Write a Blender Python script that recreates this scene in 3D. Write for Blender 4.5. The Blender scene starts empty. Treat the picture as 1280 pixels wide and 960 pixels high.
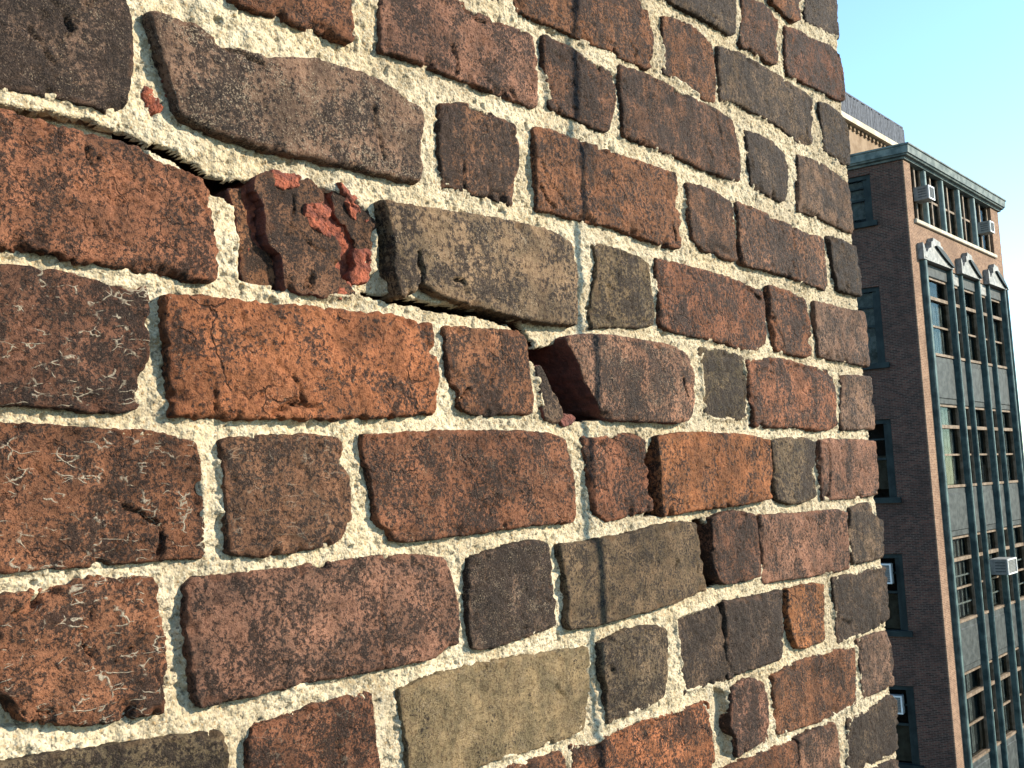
import bpy, math, random
import numpy as np
from mathutils import Vector, Matrix

# ------------------------------------------------------------------ scene, camera, light
scene = bpy.context.scene
col = scene.collection
random.seed(7)
R = math.radians

scene.view_settings.view_transform = 'Standard'
scene.view_settings.look = 'None'
scene.view_settings.exposure = 1.25
scene.view_settings.gamma = 1.0

cam_data = bpy.data.cameras.new('camera')
cam = bpy.data.objects.new('camera', cam_data)
col.objects.link(cam)
cam_data.sensor_width = 36.0
cam_data.lens = 36.5625
cam_data.clip_start = 0.02
cam_data.clip_end = 6000.0
CR = Vector((0.65884465, -0.75078418, -0.04740091))
CU = Vector((-0.04703565, -0.10399834, 0.99346464))
CF = Vector((0.75080715, 0.65230933, 0.10383238))
CAM = Vector((-1.05666611, -0.42484245, -0.48647915))
m = Matrix((CR, CU, -CF)).transposed().to_4x4()
m.translation = CAM
cam.matrix_world = m
scene.camera = cam

SUN_AZ = 40.0      # degrees from the wall's outward normal towards the corner
SUN_EL = 23.0
world = bpy.data.worlds.new('World')
scene.world = world
world.use_nodes = True
wn = world.node_tree
for n in list(wn.nodes):
    wn.nodes.remove(n)
wo = wn.nodes.new('ShaderNodeOutputWorld')
bg = wn.nodes.new('ShaderNodeBackground')
sky = wn.nodes.new('ShaderNodeTexSky')
sky.sky_type = 'NISHITA'
sky.sun_disc = False
sky.sun_elevation = R(SUN_EL)
sky.sun_rotation = R(180.0 - SUN_AZ)
sky.air_density = 0.9
sky.dust_density = 0.0
sky.ozone_density = 1.0
tint = wn.nodes.new('ShaderNodeMix')
tint.data_type = 'RGBA'
tint.blend_type = 'MULTIPLY'
tint.inputs['Factor'].default_value = 1.0
tint.inputs['B'].default_value = (1.0, 1.17, 1.20, 1.0)
wn.links.new(sky.outputs['Color'], tint.inputs['A'])
wn.links.new(tint.outputs['Result'], bg.inputs['Color'])
bg.inputs['Strength'].default_value = 0.15
wn.links.new(bg.outputs['Background'], wo.inputs['Surface'])

S = Vector((math.sin(R(SUN_AZ)) * math.cos(R(SUN_EL)), -math.cos(R(SUN_AZ)) * math.cos(R(SUN_EL)), math.sin(R(SUN_EL))))
sun_data = bpy.data.lights.new('sun', 'SUN')
sun_data.energy = 5.0
sun_data.angle = R(0.53)
sun_data.color = (1.0, 0.90, 0.72)
sun = bpy.data.objects.new('sun', sun_data)
sun.rotation_euler = S.to_track_quat('Z', 'Y').to_euler()
sun.location = (3, -8, 6)
col.objects.link(sun)

# ------------------------------------------------------------------ helpers
def tag(o, label=None, category=None, group=None, kind=None):
    if label: o['label'] = label
    if category: o['category'] = category
    if group: o['group'] = group
    if kind: o['kind'] = kind
    return o

def empty(name, loc=(0, 0, 0), rz=0.0):
    o = bpy.data.objects.new(name, None)
    o.empty_display_size = 0.05
    o.location = loc
    o.rotation_euler = (0, 0, rz)
    col.objects.link(o)
    return o

def np_mesh(name, verts, faces, smooth=True):
    """faces: (M,4) or (M,3) int array."""
    verts = np.asarray(verts, dtype=np.float32)
    faces = np.asarray(faces, dtype=np.int32)
    me = bpy.data.meshes.new(name)
    k = faces.shape[1]
    me.vertices.add(len(verts))
    me.vertices.foreach_set('co', verts.ravel())
    me.loops.add(faces.size)
    me.loops.foreach_set('vertex_index', faces.ravel())
    me.polygons.add(len(faces))
    me.polygons.foreach_set('loop_start', np.arange(0, faces.size, k, dtype=np.int32))
    me.polygons.foreach_set('use_smooth', np.full(len(faces), smooth, dtype=bool))
    me.update(calc_edges=True)
    return me

def float_attr(me, name, values):
    a = me.attributes.new(name, 'FLOAT', 'POINT')
    a.data.foreach_set('value', np.asarray(values, dtype=np.float32))

def link(name, me, mat, parent=None, loc=None):
    o = bpy.data.objects.new(name, me)
    if mat is not None and len(me.materials) == 0:
        me.materials.append(mat)
    if loc is not None:
        o.location = loc
    o.parent = parent
    col.objects.link(o)
    return o

class MB:
    """collects boxes and prisms into one mesh"""
    def __init__(self):
        self.v, self.f = [], []
    def box(self, x0, x1, y0, y1, z0, z1):
        b = len(self.v)
        self.v += [(x0, y0, z0), (x1, y0, z0), (x1, y1, z0), (x0, y1, z0), (x0, y0, z1), (x1, y0, z1), (x1, y1, z1), (x0, y1, z1)]
        self.f += [tuple(b + i for i in q) for q in ((0, 3, 2, 1), (4, 5, 6, 7), (0, 1, 5, 4), (1, 2, 6, 5), (2, 3, 7, 6), (3, 0, 4, 7))]
        return self
    def bevel_box(self, x0, x1, y0, y1, z0, z1, c=0.02):
        """box with its front (y0) edges chamfered by c"""
        b = len(self.v)
        self.v += [(x0, y1, z0), (x1, y1, z0), (x1, y1, z1), (x0, y1, z1),
                   (x0, y0 + c, z0), (x1, y0 + c, z0), (x1, y0 + c, z1), (x0, y0 + c, z1),
                   (x0 + c, y0, z0 + c), (x1 - c, y0, z0 + c), (x1 - c, y0, z1 - c), (x0 + c, y0, z1 - c)]
        q = [(3, 2, 1, 0)]
        for k in range(4):
            n = (k + 1) % 4
            q += [(k, n, 4 + n, 4 + k), (4 + k, 4 + n, 8 + n, 8 + k)]
        q += [(8, 9, 10, 11)]
        self.f += [tuple(b + i for i in t) for t in q]
        return self
    def prism(self, pts, y0, y1):
        """outline in x,z (counter-clockwise seen from -y), from y0 (front) to y1"""
        b = len(self.v); n = len(pts)
        self.v += [(x, y0, z) for x, z in pts] + [(x, y1, z) for x, z in pts]
        self.f.append(tuple(b + i for i in range(n)))
        self.f.append(tuple(b + n + i for i in reversed(range(n))))
        for i in range(n):
            j = (i + 1) % n
            self.f.append((b + i, b + n + i, b + n + j, b + j))
        return self
    def vprism(self, pts, z0, z1):
        """footprint in x,y (counter-clockwise from above)"""
        b = len(self.v); n = len(pts)
        self.v += [(x, y, z0) for x, y in pts] + [(x, y, z1) for x, y in pts]
        self.f.append(tuple(b + i for i in reversed(range(n))))
        self.f.append(tuple(b + n + i for i in range(n)))
        for i in range(n):
            j = (i + 1) % n
            self.f.append((b + i, b + j, b + n + j, b + n + i))
        return self
    def tube(self, path, r, n=10):
        b = len(self.v)
        P = [Vector(p) for p in path]
        for i, p in enumerate(P):
            t = (P[min(i + 1, len(P) - 1)] - P[max(i - 1, 0)]).normalized()
            a = t.orthogonal().normalized() if i == 0 else (a - a.dot(t) * t).normalized()
            c = t.cross(a)
            for k in range(n):
                w = 2 * math.pi * k / n
                self.v.append(tuple(p + r * (math.cos(w) * a + math.sin(w) * c)))
        for i in range(len(P) - 1):
            for k in range(n):
                k2 = (k + 1) % n
                self.f.append((b + i * n + k, b + i * n + k2, b + (i + 1) * n + k2, b + (i + 1) * n + k))
        self.f.append(tuple(b + k for k in reversed(range(n))))
        self.f.append(tuple(b + (len(P) - 1) * n + k for k in range(n)))
        return self
    def build(self, name, mat, parent=None, loc=None):
        me = bpy.data.meshes.new(name)
        me.from_pydata(self.v, [], self.f)
        me.update()
        return link(name, me, mat, parent, loc)

# smooth lattice noise
_tab = np.random.default_rng(11).random((16, 256, 256)).astype(np.float32)
def vnoise(x, y, seed=0):
    t = _tab[seed % 16]
    ox, oy = (seed * 37.31) % 256, (seed * 91.7) % 256
    x = np.asarray(x, dtype=np.float64) + ox; y = np.asarray(y, dtype=np.float64) + oy
    xi = np.floor(x).astype(np.int64); yi = np.floor(y).astype(np.int64)
    fx = x - xi; fy = y - yi
    fx = fx * fx * (3 - 2 * fx); fy = fy * fy * (3 - 2 * fy)
    x0, x1, y0, y1 = xi & 255, (xi + 1) & 255, yi & 255, (yi + 1) & 255
    a = t[y0, x0] * (1 - fx) + t[y0, x1] * fx
    b = t[y1, x0] * (1 - fx) + t[y1, x1] * fx
    return (a * (1 - fy) + b * fy) * 2 - 1
def fbm(x, y, seed=0, octaves=4, gain=0.5):
    s, a = 0.0, 1.0
    for k in range(octaves):
        s = s + a * vnoise(x, y, seed + k * 3)
        x, y, a = x * 2.03 + 7.1, y * 2.03 + 3.7, a * gain
    return s

def seg_dist(px, py, pts, closed):
    """distance of many points to a polyline"""
    d = np.full(px.shape, 1e9)
    n = len(pts)
    for i in range(n if closed else n - 1):
        (ax, ay), (bx, by) = pts[i], pts[(i + 1) % n]
        dx, dy = bx - ax, by - ay
        t = np.clip(((px - ax) * dx + (py - ay) * dy) / (dx * dx + dy * dy + 1e-9), 0, 1)
        d = np.minimum(d, (px - ax - t * dx) ** 2 + (py - ay - t * dy) ** 2)
    return np.sqrt(d)
def inside(px, py, pts):
    r = np.zeros(px.shape, dtype=bool)
    n = len(pts)
    for i in range(n):
        (ax, ay), (bx, by) = pts[i], pts[(i + 1) % n]
        if ay == by: continue
        c = (ay > py) != (by > py)
        r ^= c & (px < (bx - ax) * (py - ay) / (by - ay) + ax)
    return r
def sdf(px, py, pts):
    d = seg_dist(px, py, pts, True)
    return np.where(inside(px, py, pts), -d, d)

# ------------------------------------------------------------------ materials
def new_mat(name):
    m = bpy.data.materials.new(name)
    m.use_nodes = True
    nt = m.node_tree
    for n in list(nt.nodes): nt.nodes.remove(n)
    out = nt.nodes.new('ShaderNodeOutputMaterial')
    bs = nt.nodes.new('ShaderNodeBsdfPrincipled')
    nt.links.new(bs.outputs['BSDF'], out.inputs['Surface'])
    return m, nt, bs

class NT:
    """little helper to write node trees as expressions"""
    def __init__(self, nt): self.nt = nt
    def n(self, t, **kw):
        x = self.nt.nodes.new(t)
        for k, v in kw.items(): setattr(x, k, v)
        return x
    def l(self, a, b): self.nt.links.new(a, b)
    def put(self, sock, v):
        if hasattr(v, 'is_output') or isinstance(v, bpy.types.NodeSocket): self.l(v, sock)
        else: sock.default_value = v
    def math(self, op, a, b=0.0, c=0.0):
        x = self.n('ShaderNodeMath', operation=op)
        for s, v in zip(x.inputs, (a, b, c)): self.put(s, v)
        return x.outputs[0]
    def mix(self, f, a, b, mode='MIX'):
        x = self.n('ShaderNodeMix', data_type='RGBA', blend_type=mode)
        self.put(x.inputs['Factor'], f)
        self.put(x.inputs['A'], a if not isinstance(a, tuple) else (*a, 1.0)[:4])
        self.put(x.inputs['B'], b if not isinstance(b, tuple) else (*b, 1.0)[:4])
        return x.outputs['Result']
    def noise(self, v, scale, detail=4.0, rough=0.55, dist=0.0):
        x = self.n('ShaderNodeTexNoise')
        self.l(v, x.inputs['Vector'])
        x.inputs['Scale'].default_value = scale; x.inputs['Detail'].default_value = detail
        x.inputs['Roughness'].default_value = rough; x.inputs['Distortion'].default_value = dist
        return x.outputs['Fac']
    def voro(self, v, scale, feature='F1', out='Distance', rand=1.0):
        x = self.n('ShaderNodeTexVoronoi', feature=feature)
        self.l(v, x.inputs['Vector'])
        x.inputs['Scale'].default_value = scale
        x.inputs['Randomness'].default_value = rand
        return x.outputs[out]
    def step(self, v, a, b):
        x = self.n('ShaderNodeMapRange', interpolation_type='SMOOTHSTEP')
        self.put(x.inputs['Value'], v); self.put(x.inputs['From Min'], a); self.put(x.inputs['From Max'], b)
        return x.outputs['Result']
    def bump(self, h, strength, dist, normal=None):
        x = self.n('ShaderNodeBump')
        self.l(h, x.inputs['Height'])
        x.inputs['Strength'].default_value = strength; x.inputs['Distance'].default_value = dist
        if normal is not None: self.l(normal, x.inputs['Normal'])
        return x.outputs['Normal']

def brick_material(name, fresh=False):
    m, nt, bs = new_mat(name)
    g = NT(nt)
    tc = g.n('ShaderNodeTexCoord').outputs['Object']
    info = g.n('ShaderNodeObjectInfo')
    off = g.n('ShaderNodeVectorMath', operation='SCALE')
    comb = g.n('ShaderNodeCombineXYZ')
    g.l(info.outputs['Random'], comb.inputs[0]); g.l(info.outputs['Random'], comb.inputs[2])
    g.l(comb.outputs[0], off.inputs[0]); off.inputs['Scale'].default_value = 37.0
    add = g.n('ShaderNodeVectorMath', operation='ADD')
    g.l(tc, add.inputs[0]); g.l(off.outputs[0], add.inputs[1])
    gs = g.n('ShaderNodeVectorMath', operation='SCALE'); g.l(add.outputs[0], gs.inputs[0])
    rnd = g.n('ShaderNodeMath', operation='FRACT'); g.l(g.math('MULTIPLY', info.outputs['Random'], 71.3), rnd.inputs[0])
    g.l(g.math('ADD', 0.68, g.math('MULTIPLY', rnd.outputs[0], 0.7)), gs.inputs['Scale'])
    P = gs.outputs[0]
    def attr(nm, kind='OBJECT', out='Fac'):
        a = g.n('ShaderNodeAttribute', attribute_type=kind, attribute_name=nm)
        return a.outputs[out]
    body = info.outputs['Color']
    crust_amt = attr('crust'); craze_amt = attr('craze'); vein_amt = attr('vein'); sand_amt = attr('sand')
    edge = attr('edge', 'GEOMETRY')
    # upright drag marks from the clay being struck: coordinates squeezed sideways
    mp = g.n('ShaderNodeMapping'); g.l(P, mp.inputs['Vector']); mp.inputs['Scale'].default_value = (1.0, 1.0, 0.62)
    PS = mp.outputs[0]
    big = g.noise(P, 30.0, 4.0, 0.55, 0.8)
    mid = g.noise(PS, 120.0, 8.0, 0.78, 0.4)
    fine = g.noise(P, 460.0, 6.0, 0.78)
    grain = g.noise(P, 1300.0, 3.0, 0.7)
    # clay: varies between a darker and a warmer firing
    clay = g.mix(g.step(g.noise(P, 48.0, 6.0, 0.62, 0.4), 0.36, 0.66), body, g.mix(1.0, body, (2.1, 1.95, 1.85), 'MULTIPLY'))
    clay = g.mix(g.math('MULTIPLY', g.step(fine, 0.47, 0.58), 0.8), clay, g.mix(1.0, clay, (0.42, 0.36, 0.36), 'MULTIPLY'))
    # sooty crust
    cr = g.math('ADD', g.math('MULTIPLY', big, 0.52), g.math('MULTIPLY', mid, 0.48))
    cr = g.math('ADD', cr, g.math('MULTIPLY', g.math('SUBTRACT', fine, 0.5), 0.9))
    thr = g.math('SUBTRACT', 0.705, g.math('MULTIPLY', crust_amt, 0.42))
    cm = g.step(cr, g.math('SUBTRACT', thr, 0.035), g.math('ADD', thr, 0.05))
    crustc = g.mix(g.step(grain, 0.42, 0.62), (0.009, 0.0072, 0.0066), (0.050, 0.034, 0.0265))
    c = g.mix(g.math('MULTIPLY', cm, 0.86), clay, crustc)
    # dark crazing
    dn = g.n('ShaderNodeTexNoise'); g.l(P, dn.inputs['Vector']); dn.inputs['Scale'].default_value = 90.0; dn.inputs['Detail'].default_value = 4.0
    ds = g.n('ShaderNodeVectorMath', operation='SCALE'); g.l(dn.outputs['Color'], ds.inputs[0]); ds.inputs['Scale'].default_value = 0.022
    cz = g.n('ShaderNodeVectorMath', operation='ADD'); g.l(P, cz.inputs[0]); g.l(ds.outputs[0], cz.inputs[1])
    craze = g.math('MULTIPLY', g.step(g.voro(cz.outputs[0], 62.0, 'DISTANCE_TO_EDGE'), 0.06, 0.015), g.step(g.noise(P, 38.0, 4.0, 0.6), 0.47, 0.60))
    c = g.mix(g.math('MULTIPLY', g.math('MULTIPLY', craze, 0.75), craze_amt), c, (0.014, 0.010, 0.009))
    # broken, worn arrises show clean clay
    arris = g.math('MULTIPLY', g.step(edge, 3.0, 0.5), g.step(g.noise(P, 60.0, 4.0, 0.6), 0.46, 0.62))
    c = g.mix(g.math('MULTIPLY', arris, 0.6), c, g.mix(1.0, body, (1.4, 1.15, 1.0), 'MULTIPLY'))
    # sandy bloom: pale grains
    sp = g.step(g.math('ADD', grain, g.math('MULTIPLY', g.math('SUBTRACT', g.noise(P, 90.0, 3.0), 0.5), 0.35)), g.math('SUBTRACT', 0.69, g.math('MULTIPLY', sand_amt, 0.13)), g.math('SUBTRACT', 0.75, g.math('MULTIPLY', sand_amt, 0.12)))
    c = g.mix(g.math('MULTIPLY', sp, 0.7), c, (0.36, 0.28, 0.195))
    # dark pits
    pit = g.step(g.noise(P, 420.0, 3.0, 0.6), 0.66, 0.70)
    c = g.mix(g.math('MULTIPLY', pit, 0.85), c, (0.018, 0.013, 0.012))
    # white salt veins along hairline cracks
    wv = g.n('ShaderNodeVectorMath', operation='ADD')
    dn = g.n('ShaderNodeTexNoise'); g.l(P, dn.inputs['Vector']); dn.inputs['Scale'].default_value = 60.0
    ds = g.n('ShaderNodeVectorMath', operation='SCALE'); g.l(dn.outputs['Color'], ds.inputs[0]); ds.inputs['Scale'].default_value = 0.009
    rot = g.n('ShaderNodeMapping'); g.l(P, rot.inputs['Vector']); rot.inputs['Rotation'].default_value = (0, R(35), 0); rot.inputs['Scale'].default_value = (0.32, 1.0, 1.0)
    g.l(rot.outputs[0], wv.inputs[0]); g.l(ds.outputs[0], wv.inputs[1])
    ve = g.voro(wv.outputs[0], 165.0, 'DISTANCE_TO_EDGE')
    vm = g.math('MULTIPLY', g.step(ve, 0.050, 0.012), g.step(g.noise(P, 95.0, 3.0, 0.6), 0.50, 0.60))
    vm = g.math('MULTIPLY', vm, vein_amt)
    c = g.mix(vm, c, (0.40, 0.335, 0.25))
    wp = g.n('ShaderNodeMapping'); g.l(g.n('ShaderNodeNewGeometry').outputs['Position'], wp.inputs['Vector']); wp.inputs['Scale'].default_value = (1.0, 1.0, 0.45)
    stain = g.step(g.noise(wp.outputs[0], 12.0, 9.0, 0.72), 0.44, 0.60)
    c = g.mix(g.math('MULTIPLY', stain, 0.55), c, g.mix(1.0, c, (0.50, 0.49, 0.50), 'MULTIPLY'))
    g.l(c, bs.inputs['Base Color'])
    g.put(bs.inputs['Roughness'], g.math('SUBTRACT', 0.88, g.math('MULTIPLY', cm, 0.16)))
    bs.inputs['Specular IOR Level'].default_value = 0.14
    h = g.math('ADD', g.math('MULTIPLY', fine, 1.0), g.math('MULTIPLY', grain, 0.55))
    h = g.math('ADD', h, g.math('MULTIPLY', mid, 0.8))
    h = g.math('SUBTRACT', h, g.math('MULTIPLY', pit, 0.5))
    h = g.math('SUBTRACT', h, g.math('MULTIPLY', g.math('MULTIPLY', craze, 0.7), craze_amt))
    h = g.math('ADD', h, g.math('MULTIPLY', vm, 0.25))
    g.l(g.bump(h, 1.0, 0.0028), bs.inputs['Normal'])
    return m

def raw_clay_material(name, c0, c1):
    m, nt, bs = new_mat(name)
    g = NT(nt)
    P = g.n('ShaderNodeTexCoord').outputs['Object']
    n1 = g.noise(P, 160.0, 5.0, 0.65); n2 = g.noise(P, 700.0, 3.0, 0.6)
    c = g.mix(g.step(n1, 0.35, 0.65), c0, c1)
    g.l(c, bs.inputs['Base Color']); bs.inputs['Roughness'].default_value = 0.95
    g.l(g.bump(g.math('ADD', n1, g.math('MULTIPLY', n2, 0.5)), 0.9, 0.003), bs.inputs['Normal'])
    return m

def mortar_material():
    m, nt, bs = new_mat('lime_mortar')
    g = NT(nt)
    P = g.n('ShaderNodeTexCoord').outputs['Object']
    cells = g.voro(P, 880.0, 'F1', 'Color')
    sep = g.n('ShaderNodeSeparateColor'); g.l(cells, sep.inputs[0])
    cr, cg = sep.outputs[0], sep.outputs[1]
    low = g.noise(P, 12.0, 4.0, 0.6); mid = g.noise(P, 110.0, 5.0, 0.65); fine = g.noise(P, 900.0, 3.0, 0.7)
    c = g.mix(g.step(low, 0.35, 0.65), (0.345, 0.272, 0.170), (0.405, 0.338, 0.236))
    c = g.mix(g.math('MULTIPLY', g.step(g.noise(P, 26.0, 6.0, 0.7), 0.52, 0.70), 0.5), c, (0.24, 0.205, 0.15))
    c = g.mix(g.math('MULTIPLY', g.step(mid, 0.46, 0.62), 0.6), c, (0.165, 0.128, 0.073))
    c = g.mix(g.math('MULTIPLY', g.step(cr, 0.45, 1.0), 0.5), c, (0.50, 0.44, 0.33))
    c = g.mix(g.math('MULTIPLY', g.step(cr, 0.10, 0.05), 0.8), c, (0.13, 0.11, 0.08))        # dark sand grains
    c = g.mix(g.math('MULTIPLY', g.step(cg, 0.05, 0.03), 0.8), c, (0.30, 0.20, 0.10))
    wp = g.n('ShaderNodeMapping'); g.l(g.n('ShaderNodeNewGeometry').outputs['Position'], wp.inputs['Vector']); wp.inputs['Scale'].default_value = (1.0, 1.0, 0.45)
    stain = g.step(g.noise(wp.outputs[0], 12.0, 9.0, 0.72), 0.44, 0.60)
    c = g.mix(g.math('MULTIPLY', stain, 0.38), c, g.mix(1.0, c, (0.50, 0.49, 0.50), 'MULTIPLY'))
    g.l(c, bs.inputs['Base Color'])
    bs.inputs['Roughness'].default_value = 0.95
    bs.inputs['Specular IOR Level'].default_value = 0.2
    d = g.voro(P, 880.0, 'SMOOTH_F1')
    h = g.math('ADD', g.math('MULTIPLY', d, -0.8), g.math('MULTIPLY', fine, 0.5))
    g.l(g.bump(h, 0.8, 0.0011), bs.inputs['Normal'])
    return m

def plain(name, c0, c1, scale=8.0, rough=0.6, metal=0.0, bump=0.0, detail=5.0):
    m, nt, bs = new_mat(name)
    g = NT(nt)
    P = g.n('ShaderNodeTexCoord').outputs['Object']
    n1 = g.noise(P, scale, detail, 0.6)
    g.l(g.mix(g.step(n1, 0.35, 0.65), c0, c1), bs.inputs['Base Color'])
    bs.inputs['Specular IOR Level'].default_value = 0.12
    bs.inputs['Roughness'].default_value = rough; bs.inputs['Metallic'].default_value = metal
    if bump:
        g.l(g.bump(n1, 0.6, bump), bs.inputs['Normal'])
    return m

def far_brick_material(name, c1, c2, cm, soot):
    m, nt, bs = new_mat(name)
    g = NT(nt)
    P = g.n('ShaderNodeTexCoord').outputs['Object']
    s = g.n('ShaderNodeSeparateXYZ'); g.l(P, s.inputs[0])
    k = g.n('ShaderNodeCombineXYZ')
    g.l(g.math('ADD', s.outputs[0], s.outputs[1]), k.inputs[0]); g.l(s.outputs[2], k.inputs[1])
    b = g.n('ShaderNodeTexBrick')
    g.l(k.outputs[0], b.inputs['Vector'])
    b.inputs['Color1'].default_value = (*c1, 1); b.inputs['Color2'].default_value = (*c2, 1)
    b.inputs['Mortar'].default_value = (*cm, 1)
    b.inputs['Scale'].default_value = 1.0; b.inputs['Mortar Size'].default_value = 0.007; b.inputs['Mortar Smooth'].default_value = 0.2
    b.inputs['Brick Width'].default_value = 0.12; b.inputs['Row Height'].default_value = 0.042; b.inputs['Bias'].default_value = -0.1
    n1 = g.noise(P, 1.1, 5.0, 0.65); n2 = g.noise(P, 9.0, 4.0, 0.6)
    c = g.mix(g.math('MULTIPLY', g.step(n2, 0.35, 0.7), 0.5), b.outputs['Color'], g.mix(1.0, b.outputs['Color'], (0.45, 0.4, 0.42), 'MULTIPLY'))
    c = g.mix(g.math('MULTIPLY', g.step(n1, 0.4, 0.7), 0.5), c, soot)
    g.l(c, bs.inputs['Base Color']); bs.inputs['Roughness'].default_value = 0.9; bs.inputs['Specular IOR Level'].default_value = 0.1
    g.l(g.bump(b.outputs['Fac'], -0.6, 0.012), bs.inputs['Normal'])
    return m

def glass_material():
    m = bpy.data.materials.new('window_glass')
    m.use_nodes = True
    nt = m.node_tree
    for n in list(nt.nodes): nt.nodes.remove(n)
    g = NT(nt)
    out = g.n('ShaderNodeOutputMaterial')
    gl = g.n('ShaderNodeBsdfGlossy'); gl.inputs['Roughness'].default_value = 0.03; gl.inputs['Color'].default_value = (0.9, 0.95, 0.95, 1)
    tr = g.n('ShaderNodeBsdfTransparent'); tr.inputs['Color'].default_value = (0.62, 0.64, 0.63, 1)
    fr = g.n('ShaderNodeFresnel'); fr.inputs['IOR'].default_value = 1.33
    P = g.n('ShaderNodeTexCoord').outputs['Object']
    nm = g.bump(g.noise(P, 1.3, 2.0), 0.15, 0.02)
    g.l(nm, gl.inputs['Normal']); g.l(nm, fr.inputs['Normal'])
    mx = g.n('ShaderNodeMixShader')
    g.l(g.math('MULTIPLY', fr.outputs[0], 0.16), mx.inputs[0]); g.l(tr.outputs[0], mx.inputs[1]); g.l(gl.outputs[0], mx.inputs[2])
    g.l(mx.outputs[0], out.inputs['Surface'])
    return m

M_BRICK = brick_material('old_brick')
M_CLAY = raw_clay_material('fresh_broken_clay', (0.085, 0.019, 0.010), (0.235, 0.056, 0.023))
M_SHADECLAY = raw_clay_material('shade_dark_broken_clay', (0.050, 0.014, 0.010), (0.115, 0.032, 0.020))  # broken clay darkened to stand in for shade on the fractures
M_MORTAR = mortar_material()
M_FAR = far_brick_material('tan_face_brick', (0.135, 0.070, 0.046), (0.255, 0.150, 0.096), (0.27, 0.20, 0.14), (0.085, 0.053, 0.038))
M_SHADE_COMMON = far_brick_material('shade_dark_common_brick', (0.045, 0.025, 0.020), (0.130, 0.056, 0.039), (0.115, 0.088, 0.072), (0.030, 0.022, 0.019))  # common brick, darkened to stand in for the side face's shade
M_GLASS = glass_material()
M_PEBBLE = plain('pebble_stone', (0.36, 0.31, 0.22), (0.50, 0.46, 0.36), 120, 0.7, 0, 0.001)
M_DARKPEB = plain('dark_pebble_stone', (0.03, 0.03, 0.035), (0.09, 0.09, 0.10), 120, 0.6, 0, 0.001)
M_CABLE = plain('cable_rubber', (0.02, 0.02, 0.02), (0.035, 0.035, 0.035), 30, 0.6)
M_GREEN = plain('weathered_green_paint', (0.03, 0.052, 0.053), (0.075, 0.115, 0.11), 3.5, 0.55, 0, 0.003)
M_DKGREEN = plain('dark_green_paint', (0.010, 0.016, 0.017), (0.02, 0.03, 0.03), 3.0, 0.55)
M_PANEL = plain('grey_metal_panel', (0.022, 0.026, 0.026), (0.052, 0.058, 0.056), 5.0, 0.6, 0, 0.006, 8.0)
M_TERRA = plain('white_terracotta', (0.15, 0.148, 0.135), (0.27, 0.262, 0.24), 9.0, 0.5, 0, 0.004)
M_STONE = plain('pale_stone', (0.34, 0.30, 0.23), (0.45, 0.41, 0.34), 5.0, 0.8)
M_WOOD = plain('tan_window_wood', (0.10, 0.07, 0.045), (0.19, 0.14, 0.10), 6.0, 0.6)
M_WHITE = plain('white_enamel', (0.55, 0.55, 0.53), (0.65, 0.65, 0.63), 4.0, 0.4)
M_GRILLE = plain('dark_grille', (0.07, 0.075, 0.075), (0.13, 0.14, 0.14), 40.0, 0.5)
M_ROOM = plain('dim_room', (0.012, 0.012, 0.013), (0.035, 0.032, 0.03), 1.0, 0.9)
M_CURTAIN = plain('pale_curtain', (0.16, 0.17, 0.165), (0.36, 0.37, 0.36), 7.0, 0.9)
M_BLIND = plain('tan_blind', (0.12, 0.10, 0.075), (0.20, 0.17, 0.13), 5.0, 0.9)
M_COPING = plain('weathered_cornice_metal', (0.055, 0.075, 0.074), (0.14, 0.165, 0.155), 4.0, 0.6, 0, 0.006, 8.0)
M_FENCE = plain('slate_blue_fence', (0.012, 0.018, 0.03), (0.048, 0.056, 0.075), 9.0, 0.6, 0, 0.003)
M_TANWALL = plain('tan_render', (0.15, 0.10, 0.062), (0.23, 0.165, 0.11), 2.5, 0.9, 0, 0.004)
M_CREAM = plain('cream_render', (0.36, 0.31, 0.22), (0.45, 0.40, 0.31), 3.0, 0.85)
M_MULL = plain('pale_green_paint', (0.12, 0.165, 0.16), (0.20, 0.25, 0.24), 3.5, 0.6)
M_SHADECASE = plain('shade_grey_enamel', (0.17, 0.17, 0.16), (0.26, 0.26, 0.25), 5.0, 0.6)  # casing greyed so that shadow on its side is in the colour
M_STREET = plain('asphalt', (0.04, 0.04, 0.042), (0.065, 0.064, 0.062), 0.6, 0.9, 0, 0.01)

# ------------------------------------------------------------------ measured wall (mm)
TONES = {'k': (0.088, 0.06, 0.041, 0.66), 'p': (0.126, 0.064, 0.039, 0.56), 'r': (0.152, 0.07, 0.038, 0.52), 'o': (0.205, 0.085, 0.039, 0.43), 't': (0.128, 0.092, 0.055, 0.48), 'T': (0.182, 0.133, 0.077, 0.28), 'd': (0.1, 0.073, 0.046, 0.54), 'm': (0.172, 0.092, 0.061, 0.48), 's': (0.13, 0.083, 0.057, 0.46)}
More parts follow.
